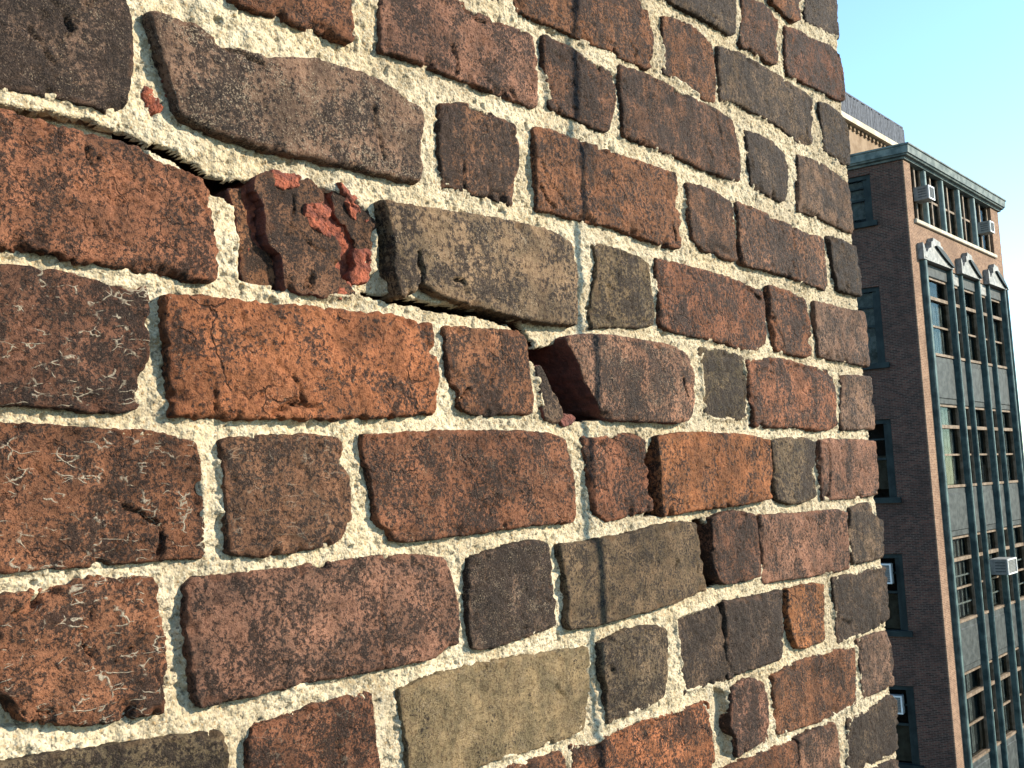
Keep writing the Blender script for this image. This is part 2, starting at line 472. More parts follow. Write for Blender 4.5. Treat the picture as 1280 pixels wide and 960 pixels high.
# name key, how far the face stands proud (mm), tone, white veins, sandy bloom, outline of the face on the wall (mm from the corner, mm up)
BRICKS = [
('c0a',1.8,'r',0,0.15,[(-151.8,-3.8),(-116.0,1.2),(-99.5,0.7),(-100.6,-15.5),(-106.1,-28.3),(-115.5,-35.2),(-134.7,-34.6),(-156.1,-31.0),(-163.8,-21.6)]),
('c0b',-2.3,'k',0,0.15,[(-73.9,20.8),(0.8,31.9),(1.8,16.9),(1.8,-3.4),(-0.2,-14.2),(-10.5,-18.3),(-42.0,-19.0),(-77.9,-22.4),(-82.2,-17.4),(-78.2,-0.1)]),
('c1a',0.4,'k',0,0.15,[(-369.2,-58.1),(-233.5,-43.8),(-234.8,-62.7),(-240.6,-84.3),(-249.5,-90.6),(-271.6,-90.0),(-296.7,-90.0),(-320.9,-90.7),(-348.7,-91.6),(-369.6,-91.2)]),
('c1b',-0.5,'p',0,0.15,[(-218.4,-45.4),(-179.9,-38.2),(-162.1,-39.7),(-147.8,-47.1),(-147.5,-54.6),(-154.0,-76.2),(-164.4,-93.4),(-188.3,-93.8),(-208.3,-92.5),(-226.5,-92.3),(-226.0,-79.4),(-220.4,-63.3)]),
('c1c',-0.4,'p',0,0.15,[(-132.2,-46.7),(-112.0,-41.9),(-67.5,-39.0),(-27.1,-34.8),(-12.6,-37.1),(-3.9,-51.2),(-0.3,-68.5),(-4.6,-84.6),(-19.0,-90.9),(-59.1,-91.0),(-100.8,-92.9),(-130.3,-93.5),(-137.1,-86.3),(-135.4,-66.0)]),
('c2a',-0.2,'r',0,0.15,[(-538.1,-117.6),(-387.2,-107.0),(-379.7,-115.6),(-375.6,-126.7),(-377.4,-143.4),(-382.0,-155.9),(-388.7,-160.3),(-401.3,-161.4),(-425.3,-162.5),(-432.8,-160.1),(-459.2,-162.3),(-484.2,-163.3),(-509.6,-163.6),(-525.9,-164.6),(-539.9,-163.9),(-542.2,-153.1)]),
('c2b',-1.8,'r',0,0.15,[(-356.0,-110.5),(-342.3,-105.0),(-314.9,-102.6),(-291.0,-106.2),(-279.5,-113.9),(-277.0,-126.7),(-278.6,-145.1),(-283.3,-158.7),(-294.2,-162.6),(-321.8,-159.1),(-344.6,-156.8),(-358.5,-154.4),(-357.5,-133.1)]),
('c2c',-0.2,'d',0,0.15,[(-271.1,-109.7),(-246.2,-103.3),(-199.9,-102.6),(-150.1,-103.1),(-102.2,-105.2),(-90.7,-109.9),(-88.5,-130.1),(-93.5,-151.9),(-103.1,-158.7),(-127.8,-159.8),(-158.4,-154.6),(-207.3,-152.2),(-253.0,-152.3),(-273.1,-156.5),(-272.3,-134.9)]),
('c2d',-0.8,'k',0,0.15,[(-66.0,-107.3),(-45.4,-102.0),(-12.2,-105.7),(1.1,-119.0),(1.3,-140.9),(-2.8,-155.5),(-16.3,-159.7),(-46.5,-156.9),(-66.7,-153.5),(-64.1,-129.2),(-66.5,-116.6)]),
('c3a',3.0,'r',0,0.15,[(-768.5,-204.9),(-691.7,-196.3),(-691.1,-210.1),(-690.6,-226.2),(-693.1,-232.0),(-703.3,-232.9),(-714.2,-232.8),(-727.5,-234.8),(-740.3,-233.7),(-749.7,-235.1),(-764.5,-235.0),(-771.3,-229.0)]),
('c3b',0.2,'m',0,0.15,[(-664.9,-183.5),(-597.8,-178.2),(-581.8,-180.3),(-557.8,-181.0),(-532.2,-179.0),(-527.7,-189.1),(-526.9,-206.5),(-528.3,-224.4),(-533.4,-229.2),(-548.7,-228.8),(-584.9,-228.5),(-605.3,-228.5),(-637.3,-228.1),(-657.3,-228.7),(-666.0,-228.3),(-666.3,-215.7)]),
('c3c',-1.3,'p',0,0.15,[(-512.4,-175.0),(-504.1,-173.5),(-492.2,-173.1),(-475.0,-174.6),(-460.9,-177.3),(-446.1,-176.4),(-437.0,-179.6),(-433.1,-189.0),(-432.3,-200.4),(-438.5,-214.6),(-447.0,-224.7),(-454.6,-227.1),(-467.2,-226.2),(-482.9,-224.5),(-500.0,-225.0),(-511.4,-223.1),(-511.4,-212.3),(-513.0,-202.1),(-515.5,-188.9)]),
('c3d',-0.3,'p',0,0.15,[(-422.2,-171.0),(-405.2,-167.2),(-373.7,-165.4),(-337.0,-167.9),(-289.2,-167.3),(-259.8,-169.9),(-250.7,-183.6),(-247.1,-205.4),(-249.5,-221.7),(-263.1,-225.6),(-288.6,-225.2),(-313.0,-226.0),(-351.2,-223.7),(-380.3,-224.0),(-404.4,-223.5),(-422.4,-221.9),(-423.9,-204.7),(-425.0,-183.6)]),
('c3e',-0.6,'k',0,0.15,[(-231.1,-176.6),(-209.6,-172.7),(-180.9,-174.3),(-156.8,-181.0),(-152.8,-194.8),(-155.3,-209.9),(-166.7,-226.6),(-174.4,-228.0),(-203.5,-226.4),(-226.7,-225.1),(-228.3,-210.5),(-230.2,-192.5)]),
('c3f',-0.9,'s',0,0.15,[(-126.9,-175.9),(-106.8,-173.1),(-72.6,-171.9),(-37.5,-175.6),(-16.3,-181.0),(-9.0,-192.6),(-6.7,-210.0),(-5.8,-224.3),(-4.9,-229.8),(-26.3,-232.5),(-55.2,-230.9),(-89.7,-229.1),(-119.7,-229.0),(-134.3,-229.4),(-132.0,-215.7),(-129.7,-192.9)]),
('c4a',-0.4,'k',0,0.5,[(-892.1,-259.2),(-831.5,-253.0),(-825.5,-254.5),(-821.6,-262.8),(-821.1,-276.9),(-821.9,-292.6),(-826.2,-304.9),(-831.9,-308.1),(-842.3,-306.8),(-858.9,-307.8),(-889.7,-310.1),(-892.0,-311.7)]),
('c4b',2.4,'s',0,0.9,[(-810.3,-258.9),(-808.4,-257.0),(-800.6,-255.4),(-788.6,-255.3),(-783.1,-257.9),(-773.4,-261.2),(-758.9,-259.8),(-746.8,-259.3),(-714.4,-250.3),(-704.2,-251.5),(-681.0,-249.2),(-662.3,-251.4),(-650.9,-257.3),(-641.0,-259.3),(-636.9,-265.6),(-640.0,-278.5),(-642.5,-286.6),(-639.9,-295.1),(-645.3,-302.5),(-653.3,-304.1),(-681.6,-304.5),(-716.4,-305.6),(-745.1,-306.6),(-774.4,-305.7),(-788.1,-304.0),(-795.4,-300.9),(-798.6,-295.6),(-802.4,-286.9),(-807.3,-273.7)]),
('c4c',-1.2,'p',0,0.15,[(-618.3,-252.2),(-602.7,-245.3),(-589.0,-243.0),(-570.4,-244.9),(-553.5,-247.5),(-547.9,-256.3),(-547.7,-271.5),(-554.9,-284.7),(-557.3,-300.1),(-564.7,-301.8),(-578.8,-300.0),(-597.1,-300.3),(-612.5,-300.1),(-618.9,-299.1),(-620.2,-285.4),(-619.8,-266.6)]),
('c4d',0.9,'r',0,0.15,[(-530.3,-246.1),(-515.7,-242.6),(-502.6,-243.2),(-485.7,-243.6),(-457.1,-241.5),(-431.0,-242.6),(-407.2,-240.9),(-378.2,-240.7),(-358.8,-241.6),(-355.6,-252.0),(-355.1,-266.6),(-354.8,-282.4),(-357.7,-297.4),(-365.8,-301.0),(-376.6,-301.4),(-405.5,-300.0),(-428.9,-298.0),(-453.3,-297.5),(-473.2,-298.7),(-494.0,-299.0),(-513.8,-299.3),(-529.7,-299.0),(-531.5,-291.1),(-531.8,-275.8),(-532.2,-260.5)]),
('c4e',-0.2,'p',0,0.15,[(-336.7,-245.6),(-320.0,-242.3),(-291.1,-243.1),(-269.0,-248.2),(-264.3,-260.6),(-264.4,-280.4),(-266.5,-295.1),(-273.5,-298.7),(-298.2,-297.1),(-322.0,-295.5),(-332.8,-288.4),(-338.1,-275.7),(-337.4,-260.6)]),
('c4f',0.0,'p',0,0.15,[(-256.0,-245.9),(-229.0,-245.0),(-195.4,-247.5),(-153.7,-249.0),(-129.0,-252.2),(-95.6,-249.9),(-86.2,-254.5),(-85.2,-268.0),(-86.0,-291.2),(-91.5,-302.4),(-111.5,-301.8),(-137.2,-300.5),(-180.0,-298.8),(-220.4,-298.6),(-247.8,-299.6),(-255.2,-295.3),(-257.4,-283.3),(-257.0,-262.0)]),
('c4g',1.4,'k',0,0.15,[(-70.6,-247.8),(-56.2,-246.3),(-27.1,-247.4),(-12.5,-249.9),(-8.6,-258.9),(-6.0,-274.6),(-3.4,-281.1),(-5.8,-298.4),(-29.9,-299.6),(-58.9,-298.3),(-66.0,-288.9),(-70.3,-274.2),(-71.8,-263.3)]),
('c5a',2.5,'r',0,0.15,[(-946.9,-321.6),(-944.6,-322.4),(-873.8,-320.8),(-865.5,-321.2),(-849.4,-322.3),(-838.1,-322.4),(-826.4,-323.2),(-819.2,-324.4),(-811.8,-327.5),(-801.7,-328.9),(-792.6,-330.7),(-786.7,-334.3),(-784.1,-341.2),(-782.3,-353.0),(-780.9,-365.0),(-781.1,-375.9),(-785.5,-379.1),(-802.5,-378.7),(-819.8,-378.9),(-835.1,-378.5),(-849.6,-378.3),(-860.3,-376.6),(-944.6,-378.1),(-946.8,-378.9)]),
('c5b1',-5.5,'r',0,0.15,[(-764.7,-331.1),(-759.9,-329.1),(-759.0,-334.2),(-756.7,-339.8),(-755.9,-348.2),(-754.1,-355.2),(-749.7,-357.9),(-743.7,-359.7),(-741.3,-364.9),(-740.5,-371.7),(-741.6,-376.2),(-747.2,-377.3),(-757.1,-376.8),(-759.4,-370.8),(-759.2,-361.5),(-760.3,-348.9),(-761.1,-338.9),(-763.9,-334.3)]),
('c5b2',0.8,'p',0,0.15,[(-754.3,-324.9),(-750.2,-321.5),(-742.0,-319.0),(-733.6,-317.7),(-728.4,-319.8),(-719.7,-318.0),(-716.5,-321.5),(-712.1,-322.0),(-710.6,-326.7),(-714.7,-331.1),(-717.1,-336.0),(-713.9,-339.9),(-709.6,-344.6),(-704.0,-346.5),(-702.6,-353.6),(-702.3,-360.8),(-700.9,-367.8),(-695.9,-371.8),(-692.5,-375.0),(-696.1,-377.3),(-708.6,-377.3),(-720.7,-378.7),(-730.3,-377.6),(-737.7,-375.9),(-738.0,-363.0),(-739.9,-359.0),(-745.6,-355.6),(-746.9,-348.9),(-747.7,-339.6),(-749.5,-333.0),(-753.9,-329.6)]),
('c5b3',-2.5,'p',0,0.15,[(-702.4,-320.3),(-696.7,-317.6),(-690.9,-319.0),(-683.9,-322.9),(-679.2,-326.8),(-675.1,-330.8),(-673.8,-341.1),(-674.7,-348.8),(-680.4,-353.4),(-682.3,-355.6),(-685.7,-351.4),(-689.0,-344.4),(-692.8,-336.6),(-700.2,-333.3)]),
('c5c',4.7,'t',0,0.5,[(-671.8,-323.7),(-662.1,-322.0),(-646.5,-321.0),(-623.5,-318.9),(-602.7,-317.2),(-565.6,-315.4),(-533.6,-314.9),(-516.9,-316.6),(-505.1,-320.8),(-498.9,-331.0),(-497.4,-344.7),(-499.8,-361.5),(-502.7,-373.9),(-521.9,-376.2),(-560.0,-375.6),(-599.1,-372.6),(-633.0,-369.1),(-645.5,-363.1),(-650.7,-364.7),(-652.2,-370.4),(-659.8,-373.1),(-664.2,-365.4),(-666.2,-356.6),(-666.2,-342.9),(-668.6,-331.8)]),
('c5d',-0.2,'t',0,0.15,[(-469.9,-316.7),(-462.5,-313.9),(-444.1,-314.0),(-425.2,-314.5),(-409.7,-316.9),(-403.3,-322.9),(-400.7,-336.4),(-398.3,-351.1),(-398.1,-359.1),(-404.9,-365.5),(-417.2,-368.9),(-449.8,-371.3),(-478.7,-373.9),(-478.9,-367.0),(-473.9,-350.5),(-470.2,-339.4),(-466.5,-328.1),(-468.6,-321.9)]),
('c5e',-0.2,'r',0,0.15,[(-390.6,-316.0),(-376.4,-314.0),(-339.7,-314.1),(-296.4,-314.6),(-250.0,-317.5),(-228.0,-321.6),(-220.3,-331.9),(-220.8,-349.9),(-225.2,-363.7),(-237.9,-372.4),(-258.3,-375.0),(-291.9,-372.1),(-323.7,-369.5),(-361.3,-368.6),(-379.0,-367.2),(-388.8,-361.3),(-390.3,-344.1),(-391.0,-328.7)]),
('c5f',0.9,'r',0,0.15,[(-210.5,-315.2),(-191.1,-314.1),(-166.3,-314.7),(-143.9,-319.3),(-137.9,-330.6),(-133.2,-349.3),(-136.5,-368.7),(-145.2,-372.8),(-175.9,-372.6),(-204.9,-370.1),(-208.0,-353.4),(-210.6,-331.1)]),
('c5g',-0.8,'s',0,0.15,[(-116.0,-318.4),(-93.5,-317.2),(-46.7,-317.4),(-2.9,-316.8),(4.8,-326.7),(5.6,-345.2),(5.1,-366.4),(2.0,-371.9),(-39.0,-371.8),(-86.3,-371.1),(-114.1,-369.3),(-115.0,-350.0),(-117.1,-330.7)]),
('c6a',-0.3,'p',1.0,0.15,[(-884.6,-385.2),(-882.3,-385.6),(-867.4,-385.1),(-855.9,-385.1),(-845.0,-385.9),(-831.4,-387.0),(-818.4,-386.6),(-816.6,-388.1),(-813.6,-395.7),(-814.4,-410.6),(-814.5,-419.7),(-819.4,-429.0),(-820.7,-439.0),(-827.2,-442.5),(-837.5,-442.8),(-850.7,-441.6),(-864.3,-441.0),(-882.3,-440.5),(-884.5,-440.1)]),
('c6b',2.8,'o',0,0.15,[(-806.7,-392.0),(-797.7,-389.9),(-785.9,-388.0),(-772.2,-388.9),(-747.7,-388.7),(-719.5,-386.7),(-694.3,-386.5),(-670.9,-385.6),(-652.0,-387.3),(-640.3,-389.9),(-635.8,-399.7),(-634.5,-411.3),(-636.3,-425.9),(-637.7,-433.1),(-642.9,-437.6),(-658.6,-440.1),(-687.9,-442.2),(-721.5,-443.7),(-741.7,-442.9),(-756.6,-443.9),(-780.3,-445.0),(-793.5,-444.2),(-801.1,-442.1),(-803.5,-433.0),(-804.6,-421.7),(-805.7,-410.3),(-806.8,-398.9)]),
('c6c',0.5,'r',0,0.15,[(-622.8,-390.2),(-613.1,-387.1),(-593.3,-386.9),(-570.1,-385.2),(-558.1,-385.5),(-551.3,-393.0),(-549.8,-405.8),(-548.3,-418.6),(-547.8,-428.3),(-552.1,-434.8),(-566.7,-436.0),(-585.4,-438.1),(-603.2,-437.8),(-611.6,-433.5),(-615.3,-424.7),(-621.3,-419.1),(-622.7,-407.3)]),
('c6d',-2.9,'k',0,0.15,[(-537.8,-406.7),(-534.3,-405.3),(-529.7,-412.8),(-525.0,-419.2),(-520.3,-425.6),(-513.8,-432.1),(-513.3,-437.6),(-518.1,-441.1),(-525.1,-441.2),(-531.8,-439.2),(-533.7,-430.5),(-535.4,-419.6),(-536.9,-413.2)]),
('c6e',4.6,'m',0,0.6,[(-514.1,-387.1),(-509.6,-384.8),(-487.1,-381.9),(-460.7,-380.5),(-431.9,-380.8),(-397.1,-381.1),(-367.0,-383.4),(-358.3,-388.8),(-357.0,-406.2),(-357.7,-421.9),(-364.1,-435.7),(-378.3,-438.8),(-418.5,-438.7),(-455.8,-438.6),(-470.2,-438.4),(-481.0,-431.8),(-489.7,-420.6),(-496.2,-413.0),(-505.9,-396.4)]),
('c6f',-2.5,'d',0,0.15,[(-332.7,-380.0),(-304.9,-377.6),(-276.2,-379.1),(-261.8,-383.5),(-260.0,-400.6),(-263.7,-426.4),(-271.2,-433.9),(-296.4,-435.1),(-328.2,-435.2),(-332.3,-422.3),(-332.7,-404.2)]),
('c6g',0.9,'r',0,0.15,[(-257.6,-385.8),(-234.6,-381.1),(-196.6,-378.6),(-146.9,-382.4),(-103.7,-383.4),(-91.3,-392.5),(-89.2,-411.9),(-91.2,-431.5),(-103.0,-440.1),(-130.7,-441.3),(-182.0,-439.1),(-206.5,-440.1),(-252.3,-439.2),(-254.8,-426.4),(-258.3,-405.2)]),
('c6h',-0.9,'s',0,0.15,[(-63.0,-387.1),(-29.2,-385.3),(2.7,-384.9),(4.1,-403.2),(6.3,-424.1),(1.6,-437.2),(-40.0,-439.1),(-73.1,-439.6),(-76.3,-426.1),(-69.6,-406.1)]),
('c7a',-1.5,'r',0.9,0.15,[(-952.9,-447.3),(-950.7,-448.9),(-868.9,-449.7),(-847.9,-451.0),(-831.1,-451.8),(-812.6,-452.3),(-801.2,-454.7),(-793.5,-458.7),(-788.6,-464.6),(-787.1,-475.7),(-786.9,-488.6),(-787.6,-503.9),(-790.6,-508.1),(-807.1,-508.2),(-835.2,-508.4),(-854.5,-507.5),(-950.6,-506.7),(-952.9,-507.0)]),
('c7b',0.2,'p',0.25,0.15,[(-775.5,-458.0),(-767.9,-454.9),(-749.5,-453.6),(-732.5,-453.0),(-717.3,-453.7),(-709.5,-455.7),(-704.5,-463.3),(-702.1,-471.6),(-701.0,-484.2),(-701.4,-494.6),(-708.7,-502.4),(-714.1,-508.2),(-721.8,-508.9),(-751.1,-510.3),(-764.7,-509.6),(-772.1,-505.4),(-774.1,-494.8),(-774.7,-481.7),(-775.3,-470.4),(-776.9,-462.9)]),
('c7c',1.6,'r',0,0.4,[(-687.7,-454.9),(-683.1,-453.1),(-665.6,-451.2),(-630.6,-450.1),(-586.5,-449.6),(-549.3,-449.2),(-532.5,-450.2),(-519.5,-454.8),(-516.1,-464.8),(-513.2,-480.1),(-512.8,-495.8),(-515.0,-505.6),(-528.9,-506.7),(-559.2,-506.4),(-597.6,-508.5),(-625.6,-509.2),(-661.3,-509.6),(-670.1,-508.2),(-673.9,-502.4),(-680.0,-497.3),(-683.1,-489.1),(-684.2,-476.3),(-688.3,-467.7),(-690.2,-460.0)]),
('c7d',-0.4,'r',0,0.15,[(-493.1,-453.1),(-484.7,-453.0),(-467.1,-450.8),(-441.4,-449.5),(-430.2,-450.5),(-424.9,-454.8),(-425.2,-466.8),(-422.1,-473.3),(-422.2,-483.1),(-418.4,-493.0),(-419.3,-501.6),(-426.3,-503.5),(-443.6,-505.9),(-462.0,-507.6),(-472.7,-508.6),(-477.7,-506.3),(-483.9,-499.9),(-488.2,-490.7),(-488.9,-480.5),(-492.8,-468.3),(-495.4,-459.2)]),
('c7e',3.0,'o',0,0.15,[(-406.2,-452.7),(-391.6,-449.3),(-372.5,-447.9),(-339.2,-447.5),(-310.5,-447.8),(-273.4,-448.7),(-242.2,-451.6),(-236.0,-455.4),(-235.3,-468.3),(-236.3,-483.7),(-240.1,-499.0),(-247.3,-501.9),(-281.4,-503.7),(-318.3,-505.3),(-352.6,-505.6),(-379.6,-506.7),(-398.4,-508.1),(-404.3,-506.7),(-407.3,-497.8),(-406.7,-483.6),(-405.8,-467.1),(-406.2,-458.3)]),
('c7f',0.0,'d',0,0.15,[(-223.2,-455.2),(-211.3,-451.2),(-184.9,-449.6),(-154.6,-450.1),(-141.3,-454.9),(-144.0,-464.6),(-148.4,-477.1),(-145.9,-489.5),(-147.6,-499.1),(-154.8,-504.4),(-176.6,-507.0),(-194.5,-507.6),(-211.5,-505.7),(-223.2,-499.4),(-222.5,-481.3),(-222.4,-468.2)]),
('c7g',-0.0,'m',0,0.15,[(-128.1,-453.4),(-112.8,-450.5),(-71.9,-450.9),(-16.9,-451.3),(-0.2,-454.3),(0.5,-469.8),(1.1,-485.3),(-0.9,-503.7),(-12.9,-505.6),(-47.0,-506.7),(-82.7,-506.9),(-116.5,-506.4),(-132.6,-505.2),(-133.8,-494.0),(-134.0,-477.2),(-132.1,-463.3)]),
('c8a',1.3,'r',1.0,0.15,[(-879.6,-520.8),(-872.7,-519.4),(-862.0,-516.9),(-849.5,-515.7),(-836.6,-515.1),(-824.4,-515.6),(-814.6,-519.1),(-812.5,-529.7),(-809.8,-541.6),(-808.6,-554.7),(-808.7,-565.0),(-812.4,-571.9),(-823.6,-573.0),(-838.3,-572.1),(-851.0,-571.1),(-859.6,-569.2),(-867.9,-563.0),(-873.8,-556.2),(-879.4,-552.9)]),
('c8b',0.7,'m',0,0.15,[(-795.2,-525.0),(-792.1,-521.3),(-785.8,-519.2),(-769.7,-519.3),(-747.6,-519.2),(-722.5,-519.1),(-692.8,-517.7),(-660.6,-518.6),(-639.9,-520.7),(-633.0,-524.9),(-627.6,-537.2),(-624.2,-549.4),(-623.3,-559.6),(-627.0,-567.6),(-635.7,-571.4),(-645.3,-574.9),(-674.4,-575.3),(-705.3,-575.1),(-724.5,-574.2),(-754.4,-574.9),(-777.5,-575.0),(-788.4,-573.7),(-792.9,-567.7),(-794.3,-559.6),(-795.6,-548.8),(-796.9,-534.1)]),
('c8c',0.2,'k',0,0.7,[(-610.2,-526.8),(-596.9,-521.7),(-575.1,-518.8),(-552.1,-517.6),(-542.0,-521.1),(-537.1,-534.7),(-535.4,-551.8),(-535.3,-568.7),(-541.6,-571.7),(-562.2,-573.6),(-584.6,-575.9),(-603.2,-576.3),(-610.6,-572.4),(-613.8,-562.6),(-612.8,-547.3),(-613.3,-535.2)]),
('c8d',3.0,'t',0,0.15,[(-528.4,-523.3),(-509.3,-522.2),(-484.3,-520.9),(-448.7,-519.6),(-419.9,-516.0),(-393.8,-515.3),(-377.0,-515.0),(-366.7,-517.8),(-363.9,-530.4),(-361.3,-544.2),(-358.6,-558.0),(-358.4,-564.7),(-368.5,-567.1),(-396.2,-570.8),(-435.8,-573.8),(-472.2,-574.6),(-497.9,-575.9),(-518.8,-574.7),(-523.2,-571.3),(-523.3,-554.3),(-525.1,-538.9)]),
('c8e',1.8,'p',0,0.15,[(-334.1,-516.9),(-324.1,-511.5),(-295.1,-510.4),(-270.6,-515.3),(-267.3,-527.8),(-264.7,-545.3),(-267.3,-562.3),(-277.9,-565.0),(-307.8,-565.8),(-324.3,-565.4),(-333.8,-556.4),(-337.4,-542.2)]),
('c8f',0.2,'m',0,0.15,[(-253.7,-516.4),(-223.9,-516.6),(-186.7,-517.7),(-150.1,-517.3),(-101.3,-518.1),(-85.2,-523.1),(-85.7,-534.6),(-87.4,-555.9),(-91.3,-572.7),(-105.3,-574.3),(-144.4,-573.6),(-190.1,-572.8),(-232.6,-571.5),(-255.4,-570.6),(-258.0,-562.3),(-253.6,-550.2),(-257.8,-535.0),(-258.0,-523.7)]),
('c8g',0.5,'d',0,0.15,[(-74.5,-517.9),(-48.7,-514.5),(-30.0,-513.8),(-22.5,-523.1),(-14.3,-529.5),(1.8,-536.4),(1.4,-547.1),(-5.2,-568.6),(-22.7,-569.5),(-49.1,-570.4),(-74.2,-569.8),(-79.2,-559.4),(-80.0,-542.1)]),
('c9a',0.5,'d',0,0.15,[(-942.7,-581.6),(-867.6,-582.4),(-849.4,-583.3),(-826.0,-585.0),(-807.9,-586.6),(-788.6,-588.2),(-780.9,-592.1),(-778.2,-600.9),(-776.7,-617.1),(-777.4,-649.7),(-782.2,-652.2),(-843.4,-642.1),(-942.6,-632.3)]),
('c9b',-0.2,'r',0.2,0.15,[(-764.9,-597.1),(-758.1,-591.6),(-743.7,-589.5),(-724.2,-587.0),(-705.1,-587.2),(-693.0,-587.8),(-689.7,-596.0),(-687.8,-608.5),(-685.5,-625.7),(-686.4,-646.5),(-689.8,-653.1),(-726.5,-650.6),(-761.3,-649.2),(-765.2,-640.1),(-765.3,-613.2)]),
('c9c',-0.7,'T',0,0.8,[(-669.8,-596.5),(-667.4,-590.7),(-653.8,-586.6),(-639.9,-586.4),(-602.8,-585.5),(-562.2,-587.2),(-523.6,-589.1),(-504.7,-591.4),(-501.8,-601.9),(-503.8,-616.9),(-508.2,-629.4),(-512.2,-638.1),(-525.1,-642.1),(-552.1,-642.1),(-593.5,-641.1),(-611.6,-641.4),(-643.0,-641.6),(-663.2,-638.5),(-664.9,-628.8),(-666.3,-612.9),(-668.0,-604.7)]),
('c9d',0.2,'d',0,0.6,[(-488.3,-591.2),(-479.4,-587.4),(-459.9,-585.0),(-437.9,-584.7),(-422.9,-586.6),(-411.8,-592.3),(-409.0,-599.0),(-411.1,-612.5),(-413.7,-625.8),(-419.5,-634.3),(-432.4,-638.2),(-451.2,-639.9),(-474.3,-640.5),(-482.8,-639.9),(-484.6,-631.8),(-484.1,-618.2),(-488.3,-608.7),(-490.7,-598.6)]),
('c9e1',-3.2,'k',0,0.15,[(-393.3,-583.5),(-366.5,-582.0),(-337.6,-581.3),(-327.8,-585.3),(-325.2,-596.8),(-323.3,-608.6),(-326.0,-619.8),(-320.5,-631.0),(-320.4,-638.5),(-328.6,-638.9),(-351.2,-639.1),(-375.0,-639.0),(-385.5,-638.8),(-386.2,-627.3),(-389.0,-616.1),(-389.5,-603.0),(-392.4,-592.8),(-393.5,-585.1)]),
('c9e2',0.6,'k',0,0.15,[(-323.6,-581.0),(-299.6,-580.7),(-267.0,-581.1),(-232.4,-581.6),(-231.9,-596.1),(-234.3,-614.6),(-238.1,-634.8),(-257.1,-636.3),(-295.5,-636.9),(-322.1,-637.9),(-323.9,-625.6),(-324.6,-614.0),(-322.6,-607.7),(-323.0,-593.8)]),
('c9f',0.4,'o',0,0.15,[(-214.0,-582.8),(-192.1,-581.1),(-162.0,-581.4),(-148.7,-585.4),(-148.0,-598.9),(-150.9,-614.7),(-155.5,-631.4),(-177.2,-632.4),(-195.1,-633.2),(-206.1,-629.7),(-214.7,-620.9),(-218.4,-609.1),(-217.3,-593.9)]),
('c9g',-1.5,'k',0,0.15,[(-121.2,-581.2),(-106.0,-579.8),(-57.5,-581.3),(-19.9,-579.4),(-0.7,-580.3),(6.0,-585.5),(4.3,-608.0),(2.8,-627.4),(-4.3,-632.6),(-32.0,-636.5),(-68.8,-637.5),(-103.8,-638.5),(-121.9,-637.4),(-123.1,-626.4),(-122.3,-604.5),(-123.0,-590.7)]),
('c10z',0.1,'r',0,0.15,[(-605.4,-650.2),(-576.1,-648.3),(-550.7,-649.4),(-539.0,-650.7),(-534.1,-656.7),(-532.1,-676.2),(-534.4,-702.7),(-571.8,-701.2),(-608.5,-697.4),(-608.9,-666.0)]),
('c10a',-0.9,'o',0,0.15,[(-524.5,-649.7),(-519.8,-649.7),(-502.4,-651.5),(-494.2,-651.2),(-473.5,-647.6),(-446.8,-647.9),(-418.6,-649.1),(-388.7,-650.4),(-363.3,-650.7),(-358.3,-653.8),(-358.6,-664.7),(-354.6,-676.5),(-354.6,-693.0),(-357.1,-703.4),(-361.7,-705.6),(-395.2,-704.2),(-452.5,-701.5),(-503.5,-697.3),(-525.4,-695.3),(-527.4,-683.0),(-527.0,-660.2)]),
('c10b',-1.3,'m',0,0.15,[(-317.7,-648.5),(-305.3,-644.8),(-285.7,-645.7),(-271.2,-650.5),(-264.7,-658.7),(-261.8,-670.1),(-265.1,-686.3),(-269.2,-696.2),(-280.9,-697.3),(-300.8,-697.8),(-317.6,-697.7),(-318.1,-685.1),(-326.2,-675.5),(-323.0,-661.3)]),
('c10c',-1.8,'r',0,0.15,[(-249.5,-651.6),(-235.3,-647.7),(-221.0,-644.3),(-183.4,-644.3),(-137.0,-644.4),(-104.6,-647.0),(-86.7,-651.6),(-87.5,-668.2),(-90.5,-688.5),(-94.3,-698.9),(-115.0,-700.6),(-147.6,-701.3),(-192.9,-699.1),(-229.8,-698.1),(-248.4,-695.6),(-252.1,-685.2),(-250.6,-667.3)]),
('c10d',-0.8,'s',0,0.15,[(-80.4,-643.3),(-57.0,-642.2),(-27.3,-642.5),(-10.5,-644.6),(-4.5,-652.9),(-1.7,-666.6),(0.9,-681.9),(-2.3,-696.2),(-16.3,-697.5),(-46.4,-696.7),(-75.3,-696.6),(-78.0,-683.6),(-76.9,-669.8),(-77.1,-652.9)]),
('c11a',0.6,'r',0,0.15,[(-349.6,-704.9),(-329.0,-704.0),(-293.2,-705.0),(-280.6,-704.2),(-254.8,-704.9),(-225.3,-708.0),(-222.0,-713.0),(-222.0,-721.6),(-220.9,-731.7),(-225.6,-751.3),(-232.9,-753.2),(-299.6,-748.2),(-350.5,-745.0),(-352.4,-726.0)]),
('c11b',1.0,'m',0,0.15,[(-217.5,-706.4),(-191.3,-705.4),(-154.9,-706.1),(-147.5,-708.9),(-144.8,-719.9),(-142.6,-733.5),(-140.3,-747.1),(-142.7,-759.6),(-149.3,-760.7),(-217.6,-756.9),(-220.0,-746.5),(-219.7,-728.2)]),
('c11c',-1.9,'k',0,0.15,[(-111.9,-712.1),(-82.6,-710.8),(-46.5,-710.4),(-23.3,-707.3),(-11.5,-706.5),(1.1,-711.6),(3.6,-726.8),(1.7,-744.1),(-3.4,-757.7),(-19.8,-761.5),(-38.6,-760.3),(-75.2,-760.7),(-116.2,-759.6),(-121.1,-750.5),(-118.9,-730.9)]),
